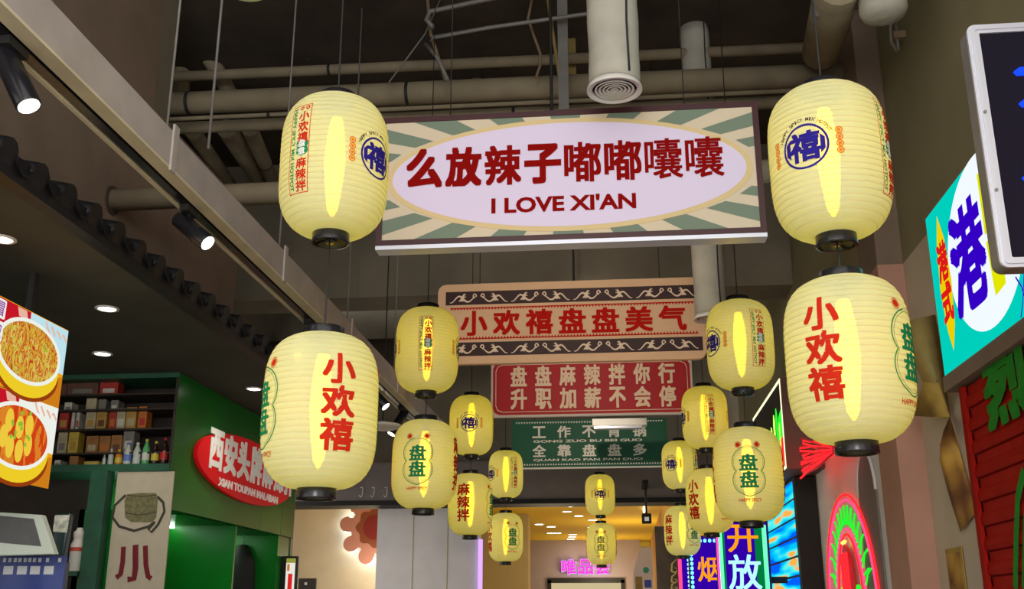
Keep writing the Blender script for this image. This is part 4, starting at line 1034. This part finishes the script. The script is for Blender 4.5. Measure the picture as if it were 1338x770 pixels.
# curled poster on the right wall
mat('poster_gold', (.42, .28, .06), .75, noise=.2, scale=6); mat('poster_back', (.34, .25, .08), .8, noise=.2, scale=5)
def food_diff(name, cols, sc):
    m = mat(name, cols[0], .7); nt = m.node_tree; N = nt.nodes; tc = N.new('ShaderNodeTexCoord'); v = N.new('ShaderNodeTexVoronoi'); v.inputs['Scale'].default_value = sc
    r_ = N.new('ShaderNodeValToRGB')
    while len(r_.color_ramp.elements) < len(cols): r_.color_ramp.elements.new(.5)
    for i, c in enumerate(cols): r_.color_ramp.elements[i].position = i / (len(cols) - 1); r_.color_ramp.elements[i].color = (*c, 1)
    nt.links.new(tc.outputs['Object'], v.inputs['Vector']); nt.links.new(v.outputs['Distance'], r_.inputs[0]); nt.links.new(r_.outputs[0], N['Principled BSDF'].inputs['Base Color'])
food_diff('poster_picture', [(.62, .42, .08), (.50, .28, .05), (.22, .09, .03), (.07, .03, .015)], 5)
def sheet(name, label, m, grid, mb_name='sheet', parent=None):
    nu, nv = len(grid), len(grid[0]); V = [p for row in grid for p in row]
    mb = MB().add(V, [(i * nv + j, (i + 1) * nv + j, (i + 1) * nv + j + 1, i * nv + j + 1) for i in range(nu - 1) for j in range(nv - 1)], True)
    o = mb.build(mb_name, m, parent); sm = o.modifiers.new('thick', 'SOLIDIFY'); sm.thickness = .003
    return o
pa, pb = at(1226, 560, X=WRX - .02), at(1266, 560, X=WRX - .02)
r = thing('peeling_poster', 'brown food poster peeling off the wall beside red shutter', 'poster', (0, 0, 0))
G = []
for i in range(9):
    t = i / 8; row = []
    for (px0, py0), (px1, py1), off in (((1226, 545), (1272, 672), .02),):
        pass
    L_px = (1241 + (1226 - 1241) * min(1, t * 3) * (1 - t) * 1.6 + 14 * t * t, 545 + 150 * t); R_px = (1242 + 33 * t, 545 + 125 * t)
    A = at(*L_px, X=WRX - .03 - .10 * (1 - t)); B = at(*R_px, X=WRX - .012)
    for j in range(5): row.append(A.lerp(B, j / 4))
    G.append(row)
sheet('', '', 'poster_picture', G, 'lower_sheet', r)
G = []
top = [at(1178, 422, Y=6.35), at(1200, 416, Y=6.25), at(1222, 411, X=WRX - .03)]
mid = [at(1190, 466, Y=6.3), at(1212, 455, Y=6.2), at(1232, 470, X=WRX - .03)]
bot = [at(1206, 500, Y=6.2), at(1226, 500, Y=6.05), at(1242, 545, X=WRX - .03)]
G = [[a.lerp(b, 0), a.lerp(b, .5) , b] + [b.lerp(c_, .5), c_] for a, b, c_ in (top, mid, bot)]
sheet('', '', 'poster_back', G, 'curled_flap', r)
G = [[at(1206, 500, Y=6.2), at(1226, 500, Y=6.05), at(1242, 545, X=WRX - .03)], [at(1192, 544, Y=6.5), at(1215, 545, Y=6.4), at(1241, 547, X=WRX - .04)]]
sheet('', '', 'poster_gold', G, 'flap_underside', r)
r = thing('small_poster', 'small framed brown picture below the peeling poster', 'poster', (WRX - .006, wq(1240, 740, WRX)[0], wq(1240, 770, WRX)[1]), -PI / 2)
a = wq(1244, 717, WRX); b = wq(1275, 790, WRX)
MB().box(0, a[0] - b[0], -.006, 0, -.15, a[1] - r.location.z).build('sheet', 'poster_gold', r)
MB().box(.03, a[0] - b[0] - .03, -.009, -.006, -.15, a[1] - r.location.z - .03).build('picture', 'poster_picture', r)

# neon pieces on the white wall behind the pilaster
NX = XP - .03
def nq(px, py): return wq(px, py, NX)
yn = nq(1107, 720)[0]; zn = nq(1107, 770)[1] - .35
glow('neon_red', (1, .015, .02), 2.0); glow('neon_green', (.02, .8, .03), 1.2); glow('neon_pink', (1, .06, .20), 1.5); glow('neon_yellow', (1, .75, .1), 2.0)
mat('core_red', (.5, .01, .02), .5, emit=.4)
r = thing('neon_arch_sign', 'red and green neon arch sign glowing on the white wall', 'neon sign', (NX, yn, zn), -PI / 2)
ztop = nq(1103, 646)[1] - zn; wN = (nq(1076, 740)[0] - nq(1142, 740)[0]) / 2
def arch(k, y=-.0, n=26): return [(wN * k * math.cos(t), y, ztop * (.10 + .9 * (k * .62 + .38)) * max(0, math.sin(t)) ** .8 * (1 if True else 1)) for t in [PI * i / n for i in range(n + 1)]]
for k, m_ in ((1.0, 'neon_red'), (.93, 'neon_pink'), (.56, 'neon_pink'), (.49, 'neon_red')): MB().tube(arch(k), .009, 6).build('neon_tube', m_, r)
for i in range(36):
    t = PI * (.04 + .92 * i / 35); k0, k1 = .62, .86; A, B = arch(k0, 0, 200), arch(k1, 0, 200); j = int(t / PI * 200)
    p, q = Vector(A[j]), Vector(B[min(200, j + (3 if i % 2 else -3))])
    MB().tube([p, p.lerp(q, .5) + Vector((.02 * (-1) ** i, 0, .02)), q], .0075, 6).build('leaf_tube', 'neon_green', r)
MB().poly(ell(0, ztop * .34, wN * .19, ztop * .30, 28), -.02, .02).build('red_core', 'core_red', r)
for s_ in (-.5, 0, .5): MB().tube([(wN * .19 * s_, -.03, ztop * .10), (wN * .19 * s_ * 1.2, -.03, ztop * .34), (wN * .19 * s_, -.03, ztop * .58)], .010, 6).build('core_tube', 'neon_red', r)
for s_ in (-1, 1):
    MB().tube([(s_ * wN * .26, 0, .02), (s_ * wN * .34, 0, ztop * .2), (s_ * wN * .30, 0, ztop * .34), (s_ * wN * .22, 0, ztop * .1)], .018, 6).build('stem_tube', 'neon_green', r)
MB().tube([(-wN * .05, -.022, ztop * .655), (wN * .06, -.022, ztop * .66)], .014, 6).build('tip_tube', 'neon_yellow', r)
MB().box(-wN, wN, .005, .03, 0, .03).build('base_bar', 'white_plastic', r)
nq = lambda px, py: wq(px, py, 1.60)
q0 = nq(1097, 592)
r = thing('neon_tassel', 'bright red neon tassel fanning out beside the lower right lantern', 'neon sign', (1.60, q0[0], q0[1]), -PI / 2)
for i in range(17):
    t = i / 16; e_ = nq(1050 + 3 * math.sin(i), 573 + 52 * t); dx_, dz_ = q0[0] - e_[0], e_[1] - q0[1]
    MB().tube([(-.03 * (i % 3), -.02 - .02 * (i % 2), dz_ * .12), (dx_ * .5, -.03, dz_ * .55 + .02 * math.sin(i * 2)), (dx_, -.02, dz_)], .0085, 6).build('neon_strand', 'neon_red' if i % 3 else 'core_red', r)
MB().box(-.04, .02, -.004, XP - 1.60, -.02, .02).build('mount', 'white_plastic', r)
nq = lambda px, py: wq(px, py, NX)
# arched shallow panel on that wall
a0, a1 = nq(1118, 640)[0], nq(1141, 640)[0]; zt2 = at(1130, 590, X=XP).z; hwA = (a0 - a1) / 2
o = thing('arch_panel', 'grey tall arched recess panel on the white wall', 'panel', (XP - .002, (a0 + a1) / 2, 0), -PI / 2)
MB().poly([(-hwA, 0), (hwA, 0)] + [(hwA * math.cos(t), zt2 - hwA * 1.1 + hwA * 1.1 * math.sin(t)) for t in [PI * i / 16 for i in range(17)]], -.012, .012).build('arch_face', 'fascia', o)
MB().tube([(hwA * math.cos(t), -.012, zt2 - hwA * 1.1 + hwA * 1.1 * math.sin(t)) for t in [PI * i / 16 for i in range(17)]], .012, 6).build('arch_rim', 'plaster_white', o)

# LED screen wall and burst sign cabinet beyond
LX = 1.58
yl0, yl1 = wq(1040, 700, LX)[0], wq(992, 700, LX)[0]; ztl = wq(1042, 619, LX)[1]
m = bpy.data.materials.new('led_picture'); m.use_nodes = True; nt = m.node_tree; N = nt.nodes; N.remove(N['Principled BSDF'])
tc = N.new('ShaderNodeTexCoord'); mp = N.new('ShaderNodeMapping'); mp.inputs['Scale'].default_value = (.30, 1, 3.2); mp.inputs['Rotation'].default_value = (0, .25, 0)
wv = N.new('ShaderNodeTexWave'); wv.bands_direction = 'Z'; wv.inputs['Scale'].default_value = 2.6; wv.inputs['Distortion'].default_value = 1.2; wv.inputs['Detail Scale'].default_value = .6
ns = N.new('ShaderNodeTexNoise'); ns.inputs['Scale'].default_value = 2.4; ns.inputs['Detail'].default_value = 1
r_ = N.new('ShaderNodeValToRGB'); r_.color_ramp.interpolation = 'EASE'
for i, (p_, c_) in enumerate(((0, (.0, .03, .55)), (.40, (.0, .10, .85)), (.52, (.0, .50, .80)), (.60, (.08, .75, .70)), (.66, (.9, .35, .05)), (.75, (.9, .55, .1)))):
    if i > 1: r_.color_ramp.elements.new(p_)
    r_.color_ramp.elements[i].position = p_; r_.color_ramp.elements[i].color = (*c_, 1)
r2 = N.new('ShaderNodeValToRGB'); r2.color_ramp.elements[0].position = .2; r2.color_ramp.elements[0].color = (.02, .02, .06, 1); r2.color_ramp.elements[1].position = .36
mx = N.new('ShaderNodeMix'); mx.data_type = 'RGBA'; mx.blend_type = 'MULTIPLY'; mx.inputs[0].default_value = 1
e = N.new('ShaderNodeEmission'); e.inputs[1].default_value = 1.25
L = nt.links; L.new(tc.outputs['Object'], mp.inputs[0]); L.new(mp.outputs[0], wv.inputs[0]); L.new(mp.outputs[0], ns.inputs['Vector']); L.new(ns.outputs['Fac'], r_.inputs[0])
L.new(r_.outputs[0], e.inputs[0]); L.new(e.outputs[0], N['Material Output'].inputs[0]); MATS['led_picture'] = m
r = thing('led_screen', 'blue LED screen with slanted bright stripes on the right', 'screen', (LX, yl1, 0), -PI / 2)
LL = yl1 - yl0
MB().box(0, LL + .12, .004, XP - LX - .004, 0, ztl).build('housing', 'black_matt', r)
nrow = 12
for i in range(nrow):
    z1_ = ztl - .03 - i * .17; z0_ = z1_ - .148
    MB().poly([(.02, z0_), (LL, z0_), (LL, z1_), (.02, z1_)], -.004, .008).build('display_panel', 'led_picture', r)
SXB = 1.45
yb0, yb1 = wq(1024, 560, SXB)[0], wq(985, 560, SXB)[0]; zs0 = ztl + .012; zs1 = at(1022, 489, X=SXB).z
r = thing('burst_sign', 'black box sign with glowing green strokes beside the orange-edged lantern', 'sign', (SXB, yb1, zs0), -PI / 2); LL = yb1 - yb0; H = zs1 - zs0
mat('cabinet_brown', (.16, .085, .07), .7)
MB().box(0, LL, .003, XP - SXB - .002, 0, H).build('casing', 'cabinet_brown', r)
MB().box(0.01, LL - .01, 0, .003, .01, H - .01).build('black_face', 'black_matt', r)
glow('stroke_lime', (.55, 1, .12), 1.3); glow('edge_led', (1, 1, .6), 1.3)
mb = MB(); P = [(.005, .005), (LL - .005, .005), (LL - .005, H - .005), (.005, H - .005)]; Q = [(.03, .03), (LL - .035, .03), (LL - .035, H - .03), (.03, H - .03)]
mb.ring(P, Q, -.006, .006).build('edge_tube', 'edge_led', r)
for i, (fx, h0, h1) in enumerate(((.10, .05, .30), (.25, .1, .42), (.4, .1, .40), (.52, .12, .55), (.64, .15, .60), (.74, .1, .70), (.82, .2, .74), (.9, .1, .55))):
    x = fx * LL; MB().poly([(x - .03, H * h0), (x + .04, H * h0), (x + .05, H * h1 * .9), (x + .01, H * h1), (x - .03, H * h1 * .85)], -.008, .007).build('lit_stroke', 'stroke_lime' if i % 3 else 'neon_green', r)
MB().poly([(LL * .45, .04), (LL - .05, .04), (LL - .05, H * .36), (LL * .7, H * .30)], -.007, .006).build('red_panel', 'neon_red', r)
MB().poly([(LL * .84, H * .36), (LL - .05, H * .36), (LL - .05, H * .66), (LL * .88, H * .6)], -.0065, .006).build('green_panel', 'neon_green', r)

# neon street signs facing the walkway
def neon_box(name, label, rc, Y, d, chars, backc, tubes, txt):
    x0, x1, z0, z1 = rect(*rc, Y); r = thing(name, label, 'neon sign', ((x0 + x1) / 2, Y, 0)); hw = (x1 - x0) / 2
    MB().box(-hw, hw, .0, d, 0, z1).build('casing', 'black_matt', r)
    MB().box(-hw + .015, hw - .015, -.006, 0, .5, z1 - .015).build('lit_ground', backc, r)
    for fx, m_, rr in tubes:
        MB().tube([(hw * fx, -.02, .5), (hw * fx, -.02, z1 - .04)], rr, 8).build('neon_tube', m_, r)
    for ch, cx, py, wd, ht, m_ in chars:
        zc3 = at(960, py, Y=Y).z; MB().text(ch, cx * hw, zc3, wd * hw * 2, ht, -.035, .012, d=.02).build('neon_character', m_, r)['kind'] = 'stuff'
    return r, hw, z1
glow('ground_violet', (.035, .0, .42), .9); glow('tube_cyan', (.15, .8, 1), 2.2); glow('tube_green', (.12, 1, .35), 1.8); glow('char_orange', (1, .30, .005), 1.25); glow('char_white', (.42, .85, 1), 1.25); glow('tube_magenta', (1, .05, .35), 2.2); glow('ground_green', (.0, .25, .06), .8)
r, hw, z1 = neon_box('neon_shop_sign', 'upright neon sign reading 开放 in orange and white', (943, 681, 1003, 830), 10.6, .16, (('开', 0, 704, .58, .26, 'char_orange'), ('放', 0, 748, .62, .33, 'char_white')), 'ground_violet', ((-.86, 'tube_green', .018), (.82, 'tube_green', .020), (-.97, 'tube_magenta', .012)), '')
MB().box(hw * .45, hw * .78, -.009, -.006, .8, z1 - .03).build('green_band', 'ground_green', r); MB().box(-hw * .95, -hw * .7, -.009, -.006, .8, z1 - .03).build('green_band', 'ground_green', r)
MB().box(hw, LX - .005 - r.location.x, .04, .12, 1.9, 1.96).build('wall_arm', 'black_matt', r)
r, hw, z1 = neon_box('neon_shop_sign', 'upright violet neon sign with orange 烟 and cyan dot border', (905, 700, 945, 830), 12.75, .16, (('烟', .12, 744, .66, .28, 'char_orange'),), 'ground_violet', ((.98, 'tube_magenta', .012),), '')
for i in range(22): MB().lathe([(0, -.022), (.017, -.012), (.017, .012), (0, .022)], 8, (-hw * .86, -.02, z1 - .06 - i * .052)).build('dot_lamp', 'tube_cyan', r)
for i in range(6): MB().lathe([(0, -.022), (.017, -.012), (.017, .012), (0, .022)], 8, (-hw * .6 + i * hw * .27, -.02, z1 - .06)).build('dot_lamp', 'tube_cyan', r)
MB().box(hw, XP - r.location.x, .04, .12, 1.7, 1.76).build('wall_arm', 'black_matt', r)
r, hw, z1 = neon_box('neon_shop_sign', 'narrow violet neon sign with pink tube and white dots', (889, 704, 905, 830), 13.4, .14, (), 'ground_violet', ((-.7, 'neon_pink', .022),), '')
for i in range(12): MB().lathe([(0, -.018), (.013, -.01), (.013, .01), (0, .018)], 8, (hw * .3, -.02, z1 - .16 - i * .05)).build('dot_lamp', 'char_white', r)
MB().box(hw, XP - r.location.x, .04, .12, 1.7, 1.76).build('wall_arm', 'black_matt', r)
x0, x1, z0, z1 = rect(861, 650, 892, 830, 15.2)
mat('scroll_brown', (.10, .07, .05), .7, noise=.4, scale=3)
r = thing('calligraphy_scroll', 'dark brown scroll with golden brush marks beside neon signs', 'scroll', ((x0 + x1) / 2, 15.2, 0)); hw = (x1 - x0) / 2
MB().box(-hw, hw, 0, .05, 0, at(870, 688, Y=15.2).z).build('sheet', 'scroll_brown', r)
mat('gold_mark', (.75, .55, .18), .5)
for py, s_ in ((742, .05), (757, .035), (767, .03)):
    c = at(882, py, Y=15.2); cx_ = c.x - r.location.x; mb = MB(); ribbon(mb, [(cx_ + .02, c.z + s_ * 2.2), (cx_ - .04, c.z + s_), (cx_ - .05, c.z - s_), (cx_, c.z - s_ * 1.4), (cx_ + .04, c.z - s_ * .4), (cx_ - .01, c.z)], [.01, .022, .026, .026, .02, .01], -.003); mb.build('brush_mark', 'gold_mark', r)

# ---------------------------------------------------------------- the mall beyond the bulkhead
struct('wall_mall_right', MB().box(.80, 1.0, BY + .5, 31, 0, zc), 'mall_orange' if 'mall_orange' in MATS else mat('mall_orange', (.62, .33, .05), .8))
struct('wall_mall_end', MB().box(-9, 4, 33, 33.2, 0, zc), 'mall_wall')
struct('wall_mall_far_left', MB().box(-9.2, -9, 15, 33, 0, zc), 'mall_wall')
FY = 30.0
x0, x1, z0, z1 = rect(690, 720, 836, 800, FY); dx0, dx1, _, dz = rect(716, 758, 816, 800, FY)
struct('wall_shop_front', MB().box(x0, dx0, FY, FY + .2, 0, zc).box(dx1, x1, FY, FY + .2, 0, zc).box(dx0, dx1, FY, FY + .2, dz, zc), 'mall_lilac')
o = struct('door_1', MB().box(dx0, dx0 + .1, FY - .06, FY, 0, dz).box(dx1 - .1, dx1, FY - .06, FY, 0, dz).box(dx0, dx1, FY - .06, FY, dz - .08, dz + .05), 'rubber_dark')
glow('shop_inside_glow', (.75, .62, .35), .8)  # back wall glows by itself, standing in for light inside the shop
struct('wall_shop_inside', MB().box(dx0 - .3, dx1 + .3, FY + 1.5, FY + 1.6, 0, zc), 'shop_inside_glow')
x0, x1, z0, z1 = rect(733, 731, 797, 751, FY - .12)
r = thing('shop_sign', 'small pink neon 唯品会 sign over the far shop door', 'neon sign', ((x0 + x1) / 2, FY - .12, z0)); hw = (x1 - x0) / 2
glow('sign_magenta', (1, .03, .55), 1.5); glow('sign_bluehalo', (.45, .5, 1), 1.3)
for i, ch in enumerate('唯品会'):
    MB().text(ch, (i - 1) * hw * .68, (z1 - z0) / 2, hw * .60, z1 - z0, 0, .012, d=.04).build('character', 'sign_magenta', r)['kind'] = 'stuff'
    MB().text(ch, (i - 1) * hw * .68, (z1 - z0) / 2, hw * .63, (z1 - z0) * 1.05, .05, .024, d=.02).build('halo_backing', 'sign_bluehalo', r)['kind'] = 'stuff'
MB().box(-hw, hw, .07, .118, .05, z1 - z0 - .05).build('back_rail', 'mall_lilac', r)
DL = [(500, 248), (475, 282), (457, 313), (527, 338), (608, 362), (605, 405), (292, 388), (363, 402), (200, 373), (490, 448), (488, 463), (480, 475), (398, 510), (375, 520), (362, 530), (210, 532)]
ORD = 'leftmost|second|third|fourth|fifth|sixth|seventh|eighth|ninth|tenth|eleventh|twelfth|thirteenth|fourteenth|fifteenth|rightmost'.split('|')
RANK = sorted(range(len(DL)), key=lambda k: DL[k][0])
for i, (x, y) in enumerate(DL):
    c = at(640 + x / 4.53, 600 + y / 4.53, Z=zc - .012)
    if c.y > 29.5: c = at(640 + x / 4.53, 600 + min(y, 440) / 4.53, Z=zc - .012); c.y = min(c.y, 29.5 + .2 * (i % 3))
    r = thing('mall_downlight', 'white downlight in the yellow mall ceiling, %s of sixteen%s' % (ORD[RANK.index(i)], '' if 0 < RANK.index(i) < 15 and False else ' counted from left'), 'downlight', (c.x, c.y, zc), 0, 'downlights in the mall ceiling')
    R = .085 * min(1.3, c.y / 20)
    MB().lathe([(R * 1.2, 0), (R * 1.2, -.01), (R, -.014), (R * .98, 0)], 16, cap=False).build('trim_ring', 'white_plastic', r)
    MB().lathe([(0, -.008), (R, -.01), (R, -.004)], 14, cap=False).build('lens', 'downlight', r)
# flower lamp on the beige wall
c = at(491, 690, Y=18.8)
r = thing('flower_lamp', 'backlit pink flower lamp with dark red heart on beige wall', 'lamp', c)
mat('petal_pink', (.45, .20, .17), .6); mat('heart_brown', (.20, .05, .02), .6); mat('heart_red', (.18, .01, .01), .6); glow('halo_white', (.85, 1, .98), 11)
k_ = 18.8 * 1.04 / F
for i in range(9):
    t = 2 * PI * i / 9 + .22; R0 = 44 * k_
    P = [(R0 * math.cos(t) * .0, R0 * math.sin(t) * .0)]
    ux, uz = math.cos(t), math.sin(t); P = []
    for j in range(13):
        a = -PI / 2 + PI * j / 12; q, w_ = 36 * k_ + 10 * k_ * math.cos(a), 9.5 * k_ * math.sin(a); P.append((ux * q - uz * w_, uz * q + ux * w_))
    P += [(ux * 10 * k_ - uz * 4 * k_, uz * 10 * k_ + ux * 4 * k_), (ux * 10 * k_ + uz * 4 * k_, uz * 10 * k_ - ux * 4 * k_)]
    MB().poly(P, -.03, .06).build('petal', 'petal_pink', r)
    MB().tube([(x * .97, .09, z * .97) for x, z in P[:13]], .02, 6).build('halo_tube', 'halo_white', r)
MB().poly(ell(0, 0, 31 * k_, 31 * k_, 40), -.035, .1).build('petal_disc', 'petal_pink', r)
MB().poly([((23 + 2 * math.cos(8 * t)) * k_ * math.cos(t), (23 + 2 * math.cos(8 * t)) * k_ * math.sin(t)) for t in [2 * PI * i / 64 for i in range(64)]], -.045, .01).build('heart_ring', 'heart_brown', r)
MB().poly(ell(0, 0, 15 * k_, 15 * k_, 32), -.055, .01).build('heart', 'heart_red', r)
MB().tube([(0, 0, 0), (0, .19, 0)], .05, 8).build('wall_mount', 'white_plastic', r)
# hooks on the fascia, disc lamp, tube lamp, hanging camera
for lab, px in (('white wire hook on grey fascia, leftmost of three', 472), ('white wire hook on grey fascia, middle of three', 487), ('white wire hook on grey fascia, rightmost of three', 504)):
    c = at(px, 646, Y=BY - .03); tag(MB().tube([(c.x - .02, c.y + .025, c.z + .1), (c.x + .02, c.y, c.z + .1), (c.x + .02, c.y, c.z), (c.x, c.y - .01, c.z - .05), (c.x - .03, c.y, c.z - .02)], .008, 6).build('wire_hook', 'white_plastic'), lab, 'hook', 'hooks on the fascia')
c = at(500, 558, Y=9.2)
r = thing('disc_lamp', 'pale round disc lamp hanging between the left lanterns', 'lamp', c)
MB().lathe([(.0, -.03), (.09, -.025), (.16, -.005), (.175, .006), (.16, .02), (.05, .03), (.03, .05), (.0, .052)], 32).build('disc', 'white_plastic', r); MB().tube([(0, 0, .05), (0, 0, CEIL - c.z)], .006, 6).build('cord', 'rubber_dark', r)
a, b = at(841, 653, Z=zc - .03), at(834, 676, Z=zc - .03)
o = MB().tube([(a.x, BY + .9, zc - .028), (b.x + .1, 21.5, zc - .028)], .025, 8).build('tube_lamp', 'led_white'); tag(o, 'white tube lamp on the yellow mall ceiling', 'lamp')
x0, x1, z0, z1 = rect(839, 671, 851, 684, 14.9)
r = thing('hanging_camera', 'small dark security camera box hanging at the bulkhead right', 'camera', ((x0 + x1) / 2, 14.9, z0)); h = z1 - z0
MB().box(-(x1 - x0) / 2, (x1 - x0) / 2, 0, .12, 0, h).build('camera_body', 'black_matt', r, bevel=.01); MB().box(-.03, .03, -.004, 0, .03, h - .05).build('lens_plate', 'led_pale_blue' if 'led_pale_blue' in MATS else 'silver', r)
MB().tube([(0, .06, h), (0, .06, h + .45)], .015, 8).build('stem', 'rubber_dark', r); MB().box(-.04, .04, .0, .66, h + .4, h + .46).build('bracket', 'black_matt', r)
# lit column panel and purple edge light by the white wall
x0, x1, z0, z1 = rect(624, 705, 630, 830, BY + .55)
o = MB().box(x0, x1, BY + .55, BY + .62, 0, z1).build('edge_light', glow('edge_violet', (.55, .3, 1), 1.6)); tag(o, 'upright violet light strip at the edge of the white wall', 'lamp')
x0, x1, z0, z1 = rect(830, 716, 852, 830, 17.5)
r = thing('display_banner', 'pale standing banner with coloured prints at the mall right', 'banner', ((x0 + x1) / 2, 17.5, 0)); hw = (x1 - x0) / 2
mat('print_green', (.05, .45, .3), .6); mat('print_blue', (.05, .1, .5), .6)
MB().poly([(-hw, 0), (hw, 0), (hw, z1), (-hw * .2, z1), (-hw, z1 - .4)], 0, .03).build('sheet', 'plaster_white', r)
MB().poly(ell(hw * .3, z1 - .35, .05, .05, 16), -.003).build('green_print', 'print_green', r); MB().box(hw * .1, hw * .8, -.003, 0, z1 - .62, z1 - .5).build('blue_print', 'print_blue', r); MB().box(-hw * .8, -hw * .1, -.003, 0, z1 - .9, z1 - .45).build('yellow_print', 'pipe_yellow', r)
x0, x1, z0, z1 = rect(386, 756, 413, 830, 16.4)
r = thing('notice_board', 'dark notice board at foot of beige wall by green cabinet', 'sign', ((x0 + x1) / 2, 16.4, 0))
MB().box(-(x1 - x0) / 2, (x1 - x0) / 2, 0, .05, 0, z1).build('board', 'shelf_dark', r); MB().box(-.04, .0, -.004, 0, z1 - .1, z1 - .06).build('print', 'white_plastic', r)
